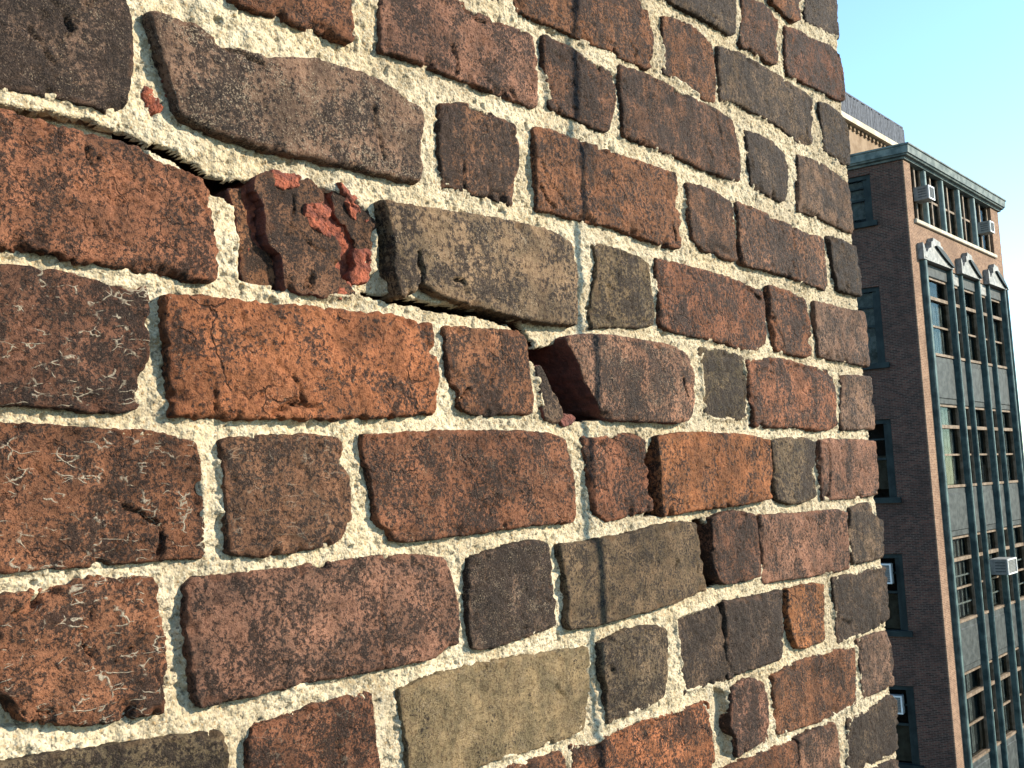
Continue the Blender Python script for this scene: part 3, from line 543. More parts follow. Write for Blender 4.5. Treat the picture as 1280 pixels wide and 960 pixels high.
('c12',-0.4,'k',0,0.15,[(-76.3,-765.7),(-43.6,-766.1),(-17.1,-766.9),(-3.3,-775.0),(-0.8,-798.8),(-9.2,-818.3),(-106.5,-811.1),(-85.4,-792.3)])]
# worn grooves and cracks in single bricks: line, half width and depth in mm
GROOVES = [
('c8b',[(-681.3,-531.3),(-681.3,-544.6),(-681.2,-561.9),(-680.1,-574.5)],1.0,3.5),
('c5f',[(-209.9,-337.7),(-202.0,-348.3),(-192.0,-361.1),(-189.0,-366.5)],1.2,5),
('c4f',[(-154.6,-254.9),(-153.0,-267.6),(-157.7,-282.6),(-156.9,-296.8)],1.6,3),
('c4f',[(-130.5,-261.3),(-130.3,-278.8),(-135.3,-289.7)],1.2,2),
('c3d',[(-283.9,-171.5),(-278.0,-190.0),(-273.9,-206.8),(-267.3,-220.9)],2.0,4),
('c3d',[(-307.2,-192.6),(-302.7,-204.5),(-296.0,-216.0)],1.4,3),
('c4d',[(-367.8,-283.1),(-365.8,-290.0),(-364.9,-295.9)],2.2,7),
('c4d',[(-527.8,-267.6),(-520.8,-279.6),(-506.9,-287.4),(-496.0,-296.0)],1.3,2.5),
('c4d',[(-529.1,-284.3),(-523.5,-292.5),(-515.8,-296.3)],1.8,4),
('c6b',[(-783.6,-431.9),(-782.1,-436.6),(-780.1,-443.0)],1.0,4),
('c6b',[(-748.6,-441.6),(-741.0,-438.2),(-731.8,-436.0),(-722.4,-440.9)],2.6,6),
('c6b',[(-746.4,-415.3),(-739.0,-422.4),(-733.1,-429.7),(-731.8,-436.0)],1.6,3),
('c6g',[(-247.2,-392.6),(-225.3,-391.8),(-204.5,-393.8)],0.8,3),
('c7e',[(-325.9,-455.5),(-327.7,-472.2),(-329.7,-484.1)],1.0,3),
('c7e',[(-276.1,-482.8),(-277.0,-492.7),(-277.7,-502.5)],1.4,4),
('c7e',[(-310.0,-460.3),(-309.8,-467.6)],1.2,3),
('c3b',[(-607.3,-209.7),(-605.6,-218.8),(-604.0,-228.0)],1.6,4),
('c3b',[(-595.4,-179.8),(-588.8,-184.2),(-577.2,-185.5)],1.8,4),
('c4b',[(-676.0,-267.2),(-674.6,-277.1),(-672.3,-288.2),(-670.8,-296.6)],1.6,3),
('c4b',[(-777.4,-258.8),(-768.9,-262.1),(-757.3,-263.2),(-751.3,-264.1)],1.6,3),
('c4a',[(-857.9,-265.6),(-852.4,-269.5),(-849.1,-275.2)],2.2,5),
('c4a',[(-866.5,-279.6),(-861.2,-286.9),(-858.0,-293.7)],1.8,3),
('c5c',[(-648.5,-348.6),(-646.4,-357.7),(-647.0,-368.1)],2,8),
('c5c',[(-621.1,-359.2),(-610.8,-358.9),(-609.3,-367.6)],2,5),
('c7b',[(-740.3,-465.0),(-732.8,-467.6),(-726.7,-472.7),(-728.5,-480.2)],3,3),
('c7a',[(-838.3,-477.9),(-828.9,-480.7),(-817.8,-489.0),(-809.2,-494.7)],1.6,4),
('c7a',[(-808.5,-497.4),(-808.1,-504.0),(-807.9,-508.0)],2,6),
('c7a',[(-864.4,-464.1),(-860.3,-470.3),(-853.0,-475.6)],1.2,2.5),
('c8a',[(-851.5,-536.2),(-843.9,-529.9),(-841.2,-526.5)],1.5,3),
('c8a',[(-845.2,-534.6),(-846.5,-541.7),(-842.7,-545.9)],1.4,3),
('c8a',[(-832.2,-549.9),(-822.6,-542.6),(-815.5,-534.6)],1.2,2.5),
('c8a',[(-872.1,-525.3),(-866.2,-523.6),(-863.8,-520.3)],4,6),
('c7d',[(-447.5,-466.6),(-445.9,-472.5)],1.4,5),
('c8c',[(-589.5,-570.9),(-578.4,-567.9),(-564.6,-570.6)],1.2,3),
('c8d',[(-399.0,-547.8),(-394.2,-541.6)],2,3),
('c8d',[(-371.1,-541.2),(-368.2,-552.6)],1,2.5),
('c2b',[(-353.4,-159.8),(-336.4,-159.3)],1.5,3),
('c1a',[(-295.2,-82.6),(-270.4,-85.4)],1.5,2),
('c2c',[(-106.2,-142.2),(-102.7,-154.1)],2.2,5),
('c5e',[(-253.0,-320.1),(-238.1,-325.0),(-229.3,-327.4)],2.2,6),
('c5e',[(-258.7,-329.5),(-258.4,-342.5)],1.4,2.5),
('c7g',[(-42.0,-472.5),(-42.0,-481.5)],1.8,6),
('c7g',[(-113.7,-454.8),(-114.2,-471.8),(-116.0,-488.8),(-119.2,-502.8)],2.6,6),
('c7f',[(-196.3,-501.0),(-192.5,-504.4)],2,5),
('c8f',[(-180.6,-518.6),(-157.6,-526.5),(-139.9,-533.0)],1.6,3),
('c9g',[(-110.2,-619.6),(-91.0,-625.5)],3,4),
('c10c',[(-233.0,-661.6),(-233.4,-672.6),(-234.4,-687.2)],1.3,2.5),
('c10c',[(-175.9,-664.7),(-167.1,-658.3),(-164.5,-652.2)],1.5,3),
('c5b2',[(-731.2,-327.7),(-731.5,-336.6),(-733.8,-343.1),(-724.5,-349.5),(-712.7,-355.8)],1.6,3),
('c5b2',[(-747.1,-339.3),(-739.8,-334.5),(-737.5,-328.9)],1.6,2.5),
('c5b2',[(-738.2,-349.9),(-733.9,-347.5),(-729.8,-350.4)],1.2,2),
('c5b2',[(-725.3,-375.2),(-721.9,-368.6),(-721.1,-377.3)],2,4),
('c5a',[(-844.9,-329.5),(-841.5,-334.4),(-836.9,-332.3)],2,3),
('c5a',[(-873.6,-375.0),(-872.1,-376.8)],4,8),
('c5a',[(-841.6,-362.4),(-837.1,-368.3),(-825.5,-368.8)],1.5,2),
('c2a',[(-409.9,-144.9),(-400.5,-151.6),(-400.5,-161.3)],1.5,3),
('c2a',[(-431.1,-159.6),(-425.7,-163.9)],4,6),
('c3c',[(-454.4,-176.9),(-450.2,-181.4)],2.6,7),
('c6c',[(-615.1,-430.6),(-606.2,-424.3)],2,4),
('c6c',[(-586.8,-400.3),(-583.0,-410.9),(-588.3,-422.0)],1.6,2.5),
('c6e',[(-373.3,-406.6),(-368.0,-421.8)],1.8,4),
('c6h',[(-36.2,-410.0),(-35.6,-422.6)],1.4,4),
('c4c',[(-601.7,-281.7),(-600.7,-302.1)],1.8,3),
('c4c',[(-613.0,-251.2),(-622.1,-259.7)],2.4,4),
('c9d',[(-484.5,-607.4),(-479.3,-606.3),(-476.1,-609.7)],2.4,4),
('c5d',[(-458.4,-343.4),(-449.4,-344.5)],2,3),
('c5d',[(-444.3,-330.6),(-443.9,-336.1)],2,5),
('c9b',[(-713.7,-604.7),(-710.4,-620.1)],1.2,2),
('c9c',[(-611.4,-588.4),(-601.2,-588.3)],2.5,3),
('c9c',[(-538.3,-607.3),(-527.0,-618.5)],2.5,2.5)]
# places where the mortar has fallen out: outline, depth in mm
HOLES = [
([(-763.7,-333.0),(-753.7,-326.4),(-737.3,-319.6),(-715.8,-318.9),(-702.3,-319.3),(-683.9,-327.2),(-678.8,-336.7),(-683.8,-354.4),(-690.3,-366.4),(-695.1,-371.5),(-717.8,-376.0),(-739.0,-375.5),(-753.1,-376.0),(-761.8,-375.4)],30),
([(-892.3,-320.0),(-879.8,-318.1),(-859.9,-315.5),(-842.3,-313.9),(-823.6,-315.3),(-811.8,-317.4),(-811.9,-324.6),(-827.5,-325.1),(-845.9,-322.8),(-863.4,-323.0),(-879.8,-325.3),(-892.2,-327.7)],18),
([(-813.8,-318.2),(-801.6,-317.4),(-792.0,-321.5),(-786.9,-321.5),(-781.7,-325.2),(-769.3,-327.0),(-753.3,-323.4),(-750.7,-332.4),(-764.9,-337.1),(-769.4,-335.5),(-781.9,-334.7),(-787.0,-327.4),(-797.6,-323.8)],26),
([(-768.4,-332.2),(-754.7,-327.0),(-751.9,-334.2),(-749.4,-350.0),(-740.5,-358.9),(-736.5,-363.6),(-738.0,-377.5),(-742.6,-378.1),(-742.8,-367.9),(-750.6,-359.6),(-756.5,-357.1),(-759.1,-344.0),(-761.8,-336.8)],24),
([(-709.2,-322.6),(-700.5,-331.1),(-693.9,-341.0),(-684.9,-350.8),(-690.4,-369.1),(-698.7,-374.7),(-702.7,-358.9),(-712.2,-342.2),(-716.4,-335.7)],20),
([(-672.7,-323.3),(-665.1,-321.0),(-666.3,-372.8),(-675.0,-374.8),(-690.4,-369.1),(-683.1,-365.5),(-673.1,-359.5)],9),
([(-689.5,-371.5),(-656.4,-372.6),(-628.6,-373.9),(-594.2,-374.1),(-559.2,-375.5),(-564.5,-380.8),(-594.4,-378.1),(-628.8,-378.2),(-656.6,-376.5),(-682.6,-375.1)],24),
([(-564.2,-377.6),(-553.2,-376.6),(-545.0,-383.5),(-537.9,-389.4),(-538.4,-395.2),(-548.5,-396.0),(-552.7,-386.6),(-562.1,-381.7)],26),
([(-547.8,-393.5),(-536.9,-393.6),(-522.8,-391.1),(-509.1,-386.1),(-501.7,-395.8),(-490.3,-413.4),(-474.7,-431.2),(-464.7,-439.1),(-502.1,-441.5),(-515.9,-435.2),(-525.4,-421.7),(-537.8,-405.4),(-546.5,-398.9)],46),
([(-440.0,-447.9),(-427.0,-450.5),(-417.8,-455.9),(-415.8,-464.1),(-409.8,-454.8),(-401.5,-452.5),(-400.1,-467.0),(-402.7,-489.1),(-399.8,-507.9),(-427.4,-508.2),(-419.7,-499.4),(-422.7,-473.3),(-424.9,-458.1)],22),
([(-359.1,-514.8),(-343.4,-513.3),(-333.1,-522.0),(-335.3,-538.1),(-330.7,-555.9),(-320.3,-565.0),(-341.4,-567.6),(-351.9,-562.0),(-354.9,-542.4),(-357.9,-530.8)],16),
([(-331.9,-581.8),(-322.6,-581.7),(-321.4,-598.7),(-322.4,-614.7),(-323.2,-637.0),(-327.8,-636.8),(-327.8,-619.7),(-331.9,-607.7),(-333.1,-590.3)],20),
([(-344.5,-641.6),(-325.1,-650.6),(-325.9,-665.2),(-320.4,-684.5),(-322.4,-698.7),(-340.6,-697.0),(-342.8,-679.9),(-348.5,-663.3)],12),
([(-887.9,-550.5),(-878.9,-553.1),(-873.2,-556.4),(-867.4,-563.8),(-861.4,-569.6),(-872.0,-569.2),(-887.8,-562.8)],13)]
CORE = [(-757.5, -329.7), (-745.2, -322.1), (-730.5, -316.5), (-708.6, -315.8), (-694.8, -315.9), (-676.0, -324.8), (-670.3, -335.4), (-674.8, -353.3), (-681.3, -364.6), (-688.8, -372.1), (-710.7, -374.6), (-732.2, -372.7), (-746.6, -374.5), (-755.6, -373.0)]
CHIPS = [
('brick_chip',[(-811.5,-291.4),(-807.7,-288.7),(-804.3,-286.8),(-799.9,-289.5),(-800.5,-294.1),(-803.9,-296.7),(-806.8,-301.6),(-809.6,-300.3),(-810.0,-296.9),(-811.8,-295.5)],-3.5),
('pebble',[(-706.8,-445.9),(-700.9,-445.1),(-697.6,-448.4),(-701.2,-451.5),(-705.3,-449.8)],-6.5),
('pebble',[(-808.5,-395.1),(-805.0,-394.2),(-803.8,-396.9),(-806.6,-398.1)],-6.5),
('brick_chip',[(-512.3,-437.6),(-504.3,-438.0),(-498.1,-441.2),(-512.7,-441.8)],-3),
('brick_chip',[(-742.1,-319.5),(-733.2,-317.7),(-728.5,-319.4),(-732.3,-322.6),(-737.6,-324.2),(-741.1,-323.0)],0.2),
('brick_chip',[(-723.2,-335.4),(-716.5,-330.6),(-710.1,-331.0),(-709.4,-336.4),(-712.4,-339.6),(-708.5,-343.7),(-712.1,-344.8),(-718.0,-340.9),(-721.7,-337.8)],0.4),
('brick_chip',[(-688.0,-352.3),(-681.3,-350.8),(-680.9,-359.2),(-684.4,-365.3),(-690.4,-368.6),(-691.4,-364.3),(-687.0,-358.2)],-2),
('brick_chip',[(-701.5,-374.8),(-694.4,-370.7),(-689.9,-374.2),(-697.6,-377.8)],-1.5),
('brick_chip',[(-699.0,-317.6),(-691.5,-319.0),(-683.4,-324.1),(-679.2,-328.8),(-684.3,-332.5),(-688.9,-328.7),(-692.3,-323.6)],-1.8),
('pebble',[(-318.5,-591.1),(-313.9,-591.7),(-312.8,-597.7),(-317.9,-598.5)],-6)]
CABLE = ((-480.5, -149.5), (-491.1, -653.7))


MM = 0.001
wall = tag(empty('brick_wall', (-0.5, 0.0, -20.0)), 'close weathered red brick wall in rough cream mortar with a stepped crack running across it', 'wall')
WO = np.array((-0.5, 0.0, -20.0))

GROW = 1.15
def chaikin(p, it=2, c=.25):
    p = np.array(p, float)
    for _ in range(it):
        q = np.roll(p, -1, axis=0)
        p = np.stack([p * (1 - c) + q * c, p * c + q * (1 - c)], 1).reshape(-1, 2)
    return p
def resample(pts, n):
    d = np.r_[0, np.cumsum(np.hypot(*np.diff(pts, axis=0).T))]
    t = np.linspace(0, d[-1], n)
    return np.stack([np.interp(t, d, pts[:, 0]), np.interp(t, d, pts[:, 1])], 1)

def coons(outline, step, seed, rough=0.5, sharp=True):
    """four-sided grid fitted to an irregular outline; returns X,Z arrays (nb,na) and side lengths"""
    p = np.array(outline, float)
    if np.sum(p[:, 0] * np.roll(p[:, 1], -1) - np.roll(p[:, 0], -1) * p[:, 1]) < 0:
        p = p[::-1]                                   # counter-clockwise
    if sharp: p = chaikin(p, 1, .13)
    p = chaikin(p, 1, .2 if sharp else .06)
    t = np.roll(p, -1, axis=0) - np.roll(p, 1, axis=0)
    p = p + GROW * np.stack([t[:, 1], -t[:, 0]], 1) / np.maximum(np.hypot(*t.T)[:, None], 1e-6)
    # chipped, uneven edge
    lo, hi = p.min(0), p.max(0)
    sz = np.maximum(hi - lo, 1e-6)
    q = (p - lo) / sz
    ids = []
    for cx, cy in ((0, 0), (1, 0), (1, 1), (0, 1)):
        ids.append(int(np.argmin((np.abs(q[:, 0] - cx) * sz[0]) ** 1.5 + (np.abs(q[:, 1] - cy) * sz[1]) ** 1.5)))
    n = len(p)
    if sharp:                                         # square up the corners
        c4 = p[ids].copy()
        for (cx, cy), q0 in zip(((-1, -1), (1, -1), (1, 1), (-1, 1)), c4):
            d_ = np.hypot(*(p - q0).T)
            p = p + np.array((cx, cy)) * (1.7 * np.exp(-(d_ / 5.0) ** 2))[:, None]
    def arc(i, j):
        k = [i]
        while k[-1] != j: k.append((k[-1] + 1) % n)
        return p[k]
    bot, rig, top, lef = arc(ids[0], ids[1]), arc(ids[1], ids[2]), arc(ids[2], ids[3])[::-1], arc(ids[3], ids[0])[::-1]
    ln = lambda a: np.hypot(*np.diff(a, axis=0).T).sum()
    W, H = (ln(bot) + ln(top)) / 2, (ln(lef) + ln(rig)) / 2
    na, nb = max(8, int(W / step)), max(8, int(H / step))
    bot, top, lef, rig = resample(bot, na), resample(top, na), resample(lef, nb), resample(rig, nb)
    a = np.linspace(0, 1, na)[None, :, None]; b = np.linspace(0, 1, nb)[:, None, None]
    G = (1 - b) * bot[None] + b * top[None] + (1 - a) * lef[:, None] + a * rig[:, None]
    G -= (1 - a) * (1 - b) * bot[0] + a * (1 - b) * bot[-1] + (1 - a) * b * top[0] + a * b * top[-1]
    for _ in range(30 if sharp else 12):                               # relax so that concave pieces do not fold
        G[1:-1, 1:-1] = .5 * G[1:-1, 1:-1] + .125 * (G[:-2, 1:-1] + G[2:, 1:-1] + G[1:-1, :-2] + G[1:-1, 2:])
    # ragged edge, fading inwards
    dm = np.minimum(np.minimum(a * W, (1 - a) * W), np.minimum(b * H, (1 - b) * H))[..., 0]
    f = np.clip(1 - dm / 6.0, 0, 1)
    G[..., 0] += f * rough * (1.1 * fbm(G[..., 0] / 4.0, G[..., 1] / 4.0, seed, 4, .7) + 0.4 * vnoise(G[..., 0] / 17, G[..., 1] / 17, seed + 5))
    G[..., 1] += f * rough * (1.1 * fbm(G[..., 0] / 4.0, G[..., 1] / 4.0, seed + 7, 4, .7) + 0.4 * vnoise(G[..., 0] / 17, G[..., 1] / 17, seed + 9))
    return G[..., 0], G[..., 1], (a * W)[..., 0] + 0 * b[..., 0], ((1 - a) * W)[..., 0] + 0 * b[..., 0], (b * H)[..., 0] + 0 * a[..., 0], ((1 - b) * H)[..., 0] + 0 * a[..., 0], W, H

def brick_mesh(name, outline, off, seed, step=1.25, relief=1.0, radius=3.0, depth=70.0, grooves=(), back=None, rough=0.4, spalls=6, facets=0, raw=False):
    """a brick with a worn, pitted face (y towards the viewer is negative), rounded arrises and rough sides"""
    X, Z, dl, dr, db, dt, W, H = coons(outline, step, seed, rough, not raw)
    nb, na = X.shape
    rr = radius * (1.0 + 0.6 * vnoise(X / 14, Z / 14, seed + 2))
    ex = np.clip(1 - np.minimum(dl, dr) / rr, 0, 1); ez = np.clip(1 - np.minimum(db, dt) / rr, 0, 1)
    drop = rr * (1 - np.sqrt(np.clip(1 - ex ** 2 - ez ** 2, 0.0, 1)))
    rng = np.random.default_rng(seed)
    tx, tz = rng.normal(0, 0.006), rng.normal(0, 0.012)
    xc, zc = X.mean(), Z.mean()
    Y = -off + drop + tx * (X - xc) + tz * (Z - zc)
    edge = np.minimum(np.minimum(dl, dr), np.minimum(db, dt))
    # hollows, folds of struck clay, pits
    Y += relief * 0.7 * fbm(X / 26, Z / 22, seed + 1, 3)
    rid = 1 - np.abs(fbm(X / 10 + 0.35 * Z / 10, Z / 15, seed + 4, 4))
    Y += relief * 0.45 * np.clip(rid - 0.72, 0, 1) * 3.0 * (0.4 + 0.6 * np.clip(vnoise(X / 30, Z / 30, seed + 6) * 1.5, 0, 1))
    Y += relief * 0.42 * fbm(X / 3.4, Z / 3.8, seed + 8, 3, 0.75)
    an = rng.uniform(-.9, .9)                         # creases and drag folds in the struck clay
    xa, za = X * math.cos(an) + Z * math.sin(an), -X * math.sin(an) + Z * math.cos(an)
    for sc, amp, sh in ((9.0, 1.3, 1), (5.0, 0.8, 4)):
        cr = 1 - np.abs(fbm(xa / (sc * 2.2), za / sc, seed + sh + 2, 4, .6)) / 0.11
        Y += relief * amp * np.clip(cr, 0, 1) * np.clip(0.15 + 1.5 * fbm(X / 18, Z / 18, seed + sh + 9, 2), 0, 1)
    Y += 0.22 * rng.random(X.shape) - 0.1
    pit = vnoise(X / 4.2, Z / 4.2, seed + 10)
    Y += relief * np.clip(pit - 0.62, 0, 1) * 3.0
    # broken flakes along the arrises
    chip = np.clip(fbm(X / 11, Z / 11, seed + 12, 3) - 0.35, 0, 1) * np.clip(1 - edge / 9.0, 0, 1)
    Y += chip * 7.0 * relief
    ringx = np.r_[X[0, :], X[1:-1, -1], X[-1, ::-1], X[-2:0:-1, 0]]; ringz = np.r_[Z[0, :], Z[1:-1, -1], Z[-1, ::-1], Z[-2:0:-1, 0]]
    for _ in range(spalls):
        k = rng.integers(len(ringx)); k2 = (k + 3) % len(ringx)
        tx_, tz_ = ringx[k2] - ringx[k], ringz[k2] - ringz[k]
        ll = math.hypot(tx_, tz_) + 1e-6; tx_, tz_ = tx_ / ll, tz_ / ll
        s_ = -(X - ringx[k]) * tz_ + (Z - ringz[k]) * tx_; t_ = (X - ringx[k]) * tx_ + (Z - ringz[k]) * tz_
        d0 = rng.uniform(0.7, 2.2) * min(1.3, relief); reach = d0 * rng.uniform(1.2, 4.0)
        cut = d0 * (1 - s_ / reach - np.abs(t_ + rng.uniform(-.3, .3) * s_) / (reach * rng.uniform(0.9, 3.0))) + 0.35 * fbm(X / 4, Z / 4, seed + 15, 3)
        edge = np.where(cut > Y + off + 0.2, np.minimum(edge, 0.8), edge)
        Y = np.maximum(Y, -off + cut)
    for _ in range(facets):
        px_, pz_ = rng.uniform(X.min(), X.max()), rng.uniform(Z.min(), Z.max())
        an = rng.uniform(0, 2 * math.pi); sl = rng.uniform(.10, .28)
        Y = np.maximum(Y, -off + np.minimum(2.2, 0.45 * sl / .2 * ((X - px_) * math.cos(an) + (Z - pz_) * math.sin(an)) - rng.uniform(0.8, 2.2)) + 0.3 * fbm(X / 5, Z / 5, seed + 15, 3))
    for line, w, d in grooves:
        w = max(w * 0.72, 0.8)
        g = np.clip(1.15 - seg_dist(X + 1.5 * fbm(X / 6, Z / 6, 3, 3), Z + 1.5 * fbm(X / 6, Z / 6, 4, 3), line, False) / w, 0, 1)
        Y += 0.95 * d * g * (0.35 + 0.65 * np.clip(0.6 + 1.4 * vnoise(X / 7, Z / 7, seed), 0, 1))
    edge = edge - chip * 12
    # boundary ring, counter-clockwise seen from the front
    idx = np.arange(na * nb).reshape(nb, na)
    ring = np.r_[idx[0, :-1], idx[:-1, -1], idx[-1, :0:-1], idx[:0:-1, 0]]
    V = np.stack([X.ravel(), Y.ravel(), Z.ravel()], 1)
    F = np.stack([idx[:-1, :-1].ravel(), idx[:-1, 1:].ravel(), idx[1:, 1:].ravel(), idx[1:, :-1].ravel()], 1)
    E = edge.ravel()
    base = V[ring]; nr = len(ring)
    nrm = np.stack([np.roll(base[:, 2], -1) - np.roll(base[:, 2], 1), -(np.roll(base[:, 0], -1) - np.roll(base[:, 0], 1))], 1)
    nrm /= np.maximum(np.hypot(*nrm.T)[:, None], 1e-6)
    prev = ring
    s = np.arange(nr)
    allV, allF, allE = [V], [F], [E]
    cnt = len(V)
    for k, dy in enumerate((1.6, 4.0, 7.5, 13.0, 24.0, depth)):
        w = 0.7 * fbm(base[:, 0] / 5 + 0.02 * s, dy / 3 + base[:, 2] / 5, seed + 3, 3) * min(1.0, dy / 4) + 0.25
        nv = base.copy()
        nv[:, 0] += nrm[:, 0] * w; nv[:, 2] += nrm[:, 1] * w
        nv[:, 1] = np.maximum(base[:, 1], -off) + dy
        cur = cnt + s
        allV.append(nv); allE.append(np.full(nr, 6.0))
        allF.append(np.stack([prev, cur, np.roll(cur, -1), np.roll(prev, -1)], 1))
        cnt += nr; prev = cur
    V = np.concatenate(allV); F = np.concatenate(allF); E = np.concatenate(allE)
    ctr = np.array((xc, 0.0, zc))
    me = np_mesh(name, (V - ctr) * MM, F)
    float_attr(me, 'edge', E)
    if raw:                                           # broken sides; some take the shade-darkened clay
        mi = np.zeros(len(F), dtype=np.int32); mi[(na - 1) * (nb - 1):] = 1
        me.materials.append(M_BRICK); me.materials.append(M_SHADECLAY if raw == 'old' else M_CLAY)
        me.polygons.foreach_set('material_index', mi)
    return me, ctr * MM

gro = {}
for b, line, w, d in GROOVES:
    gro.setdefault(b, []).append((line, w, d))
SPECIAL = {'c5b2': dict(relief=1.25, rough=0.9, radius=1.0, facets=6, spalls=9, raw='old'), 'c5b3': dict(relief=0.9, rough=0.8, radius=1.0, facets=3, raw=True), 'c5b1': dict(relief=1.1, rough=0.7, radius=1.2, facets=3, raw='old'),
           'c6d': dict(relief=0.7, radius=1.0, raw='old'), 'c6e': dict(relief=0.7, rough=0.35, radius=0.8, raw='old', spalls=3), 'c8a': dict(relief=1.1, rough=1.0, spalls=9), 'c5a': dict(relief=1.2, rough=0.9, radius=2.2, spalls=7),
           'c5c': dict(relief=0.6, rough=0.45, radius=1.0), 'c4b': dict(relief=0.7, radius=2.0), 'c6b': dict(relief=1.1, rough=0.7, spalls=7), 'c9c': dict(relief=0.5), 'c8d': dict(relief=0.5, radius=1.0)}
for i, (key, off, tone, vein, sand, outline) in enumerate(BRICKS):
    broken = key in ('c5b1', 'c5b2', 'c5b3', 'c6d', 'c6e', 'c9e1', 'c9e2')
    near = np.mean([x for x, z in outline]) < -430
    args = dict(step=1.0 if near else 1.35, radius=0.7 + (i * 7 % 5) * 0.2)
    args.update(SPECIAL.get(key, {}))
    me, c = brick_mesh('brick', outline, off, 20 + i * 13, grooves=gro.get(key, ()), **args)
    o = link('brick_fragment' if broken else 'brick', me, M_BRICK, wall, c - WO)
    r, g_, b_, a_ = TONES[tone]
    j = random.Random(i)
    k = j.uniform(0.88, 1.12)
    o.color = (r * k, g_ * k * j.uniform(.95, 1.05), b_ * k, 1.0)
    o['crust'] = a_ + j.uniform(-.06, .06); o['vein'] = float(vein); o['sand'] = float(sand); o['craze'] = {'o': 1.0, 'r': .75, 'm': .5, 'p': .6, 'k': .4, 's': .2}.get(tone, 0.0)
# raw red clay behind the split header
me, c = brick_mesh('brick_core', CORE, -9.0, 991, step=1.2, relief=2.4, rough=1.0)
link('brick_core', me, M_CLAY, wall, c - WO)
SHADE_DARK_CHIPS = (3,)
for i, (nm, outline, off) in enumerate(CHIPS):
    me, c = brick_mesh(nm, outline, off, 700 + i * 5, step=0.6, relief=0.5 if nm == 'pebble' else 1.6, radius=1.6 if nm == 'pebble' else .6, depth=14.0, rough=0.6, spalls=4, raw=False)
    link(nm, me, (M_SHADECLAY if i in SHADE_DARK_CHIPS else M_CLAY) if nm == 'brick_chip' else (M_DARKPEB if i == 2 else M_PEBBLE), wall, c - WO)

# mortar: one sandy sheet that follows the joints, recessed behind the faces
U0, U1, V0, V1, ST = -885.0, -4.0, -880.0, 50.0, 0.8
gu = np.arange(U0, U1, ST); gv = np.arange(V0, V1, ST)
GU, GV = np.meshgrid(gu, gv)
sd = np.full(GU.shape, 30.0)
for key, off, tone, vein, sand, outline in BRICKS:
    p = chaikin(outline, 1)
    lo, hi = p.min(0) - 16, p.max(0) + 16
    a0, a1 = np.searchsorted(gu, [lo[0], hi[0]]); b0, b1 = np.searchsorted(gv, [lo[1], hi[1]])
    if a1 <= a0 or b1 <= b0: continue
    sub = sdf(GU[b0:b1, a0:a1], GV[b0:b1, a0:a1], p)
    sd[b0:b1, a0:a1] = np.minimum(sd[b0:b1, a0:a1], sub)
MY = 4.5 + 1.7 * fbm(GU / 60, GV / 45, 2, 3) + 0.9 * fbm(GU / 14, GV / 14, 5, 3)
MY -= 2.4 * np.clip(1 - sd / 3.5, 0, 1.2) * np.clip(0.25 + 1.3 * fbm(GU / 24, GV / 20, 7, 3), 0, 1)   # smeared up to the brick edges here and there
MY += 0.55 * fbm(GU / 4.5, GV / 4.5, 9, 2, 0.7) + 0.65 * vnoise(GU / 1.7, GV / 1.7, 12)
MY = np.maximum(MY, 1.2 + 0.5 * vnoise(GU / 6, GV / 6, 3))
MY += 1.5 * np.clip(-sd - 0.3, 0, 7)                                # dives behind the bricks
gr = vnoise(GU / 2.6, GV / 2.6, 14)
MY -= np.clip(gr - 0.45, 0, 1) * 2.2                                # standing grains
MY += np.clip(-vnoise(GU / 3.4, GV / 3.4, 6) - 0.55, 0, 1) * 5.0    # holes left by lost grains
gone = np.zeros(GU.shape, dtype=bool)
for outline, d in HOLES:
    p = np.array(outline); lo, hi = p.min(0) - 8, p.max(0) + 8
    a0, a1 = np.searchsorted(gu, [lo[0], hi[0]]); b0, b1 = np.searchsorted(gv, [lo[1], hi[1]])
    if a1 <= a0 or b1 <= b0: continue
    su, sv = GU[b0:b1, a0:a1], GV[b0:b1, a0:a1]
    s = sdf(su + 0.9 * vnoise(su / 4, sv / 4, 8), sv + 0.9 * vnoise(su / 4, sv / 4, 9), p)
    w = np.clip(0.5 - s / 1.4, 0, 1); w = w * w * (3 - 2 * w)
    MY[b0:b1, a0:a1] += w * np.maximum((min(d, 11.0) if d >= 14 else d) - MY[b0:b1, a0:a1], 0)
    if d >= 14: gone[b0:b1, a0:a1] |= s < -0.55
keep = (sd > -7.0) & ~gone
cell = keep[:-1, :-1] & keep[:-1, 1:] & keep[1:, 1:] & keep[1:, :-1]
idx = np.arange(GU.size).reshape(GU.shape)
F = np.stack([idx[:-1, :-1][cell], idx[:-1, 1:][cell], idx[1:, 1:][cell], idx[1:, :-1][cell]], 1)
V = np.stack([GU.ravel(), MY.ravel(), GV.ravel()], 1)
# the sheet turns the corner of the wall
last = idx[:, -1]; n = len(last)
ev = V[last].copy(); ev[:, 0] += 1.5; ev[:, 1] += 2.5
ev2 = ev.copy(); ev2[:, 1] = 110.0
ia = len(V) + np.arange(n); ib = ia + n
F = np.concatenate([F, np.stack([last[:-1], ia[:-1], ia[1:], last[1:]], 1), np.stack([ia[:-1], ib[:-1], ib[1:], ia[1:]], 1)])
V = np.concatenate([V, ev, ev2])
used = np.unique(F); remap = np.full(len(V), -1, dtype=np.int64); remap[used] = np.arange(len(used))
link('mortar', np_mesh('mortar', (V[used] - (0, 0, 0)) * MM - WO, remap[F]), M_MORTAR, wall)

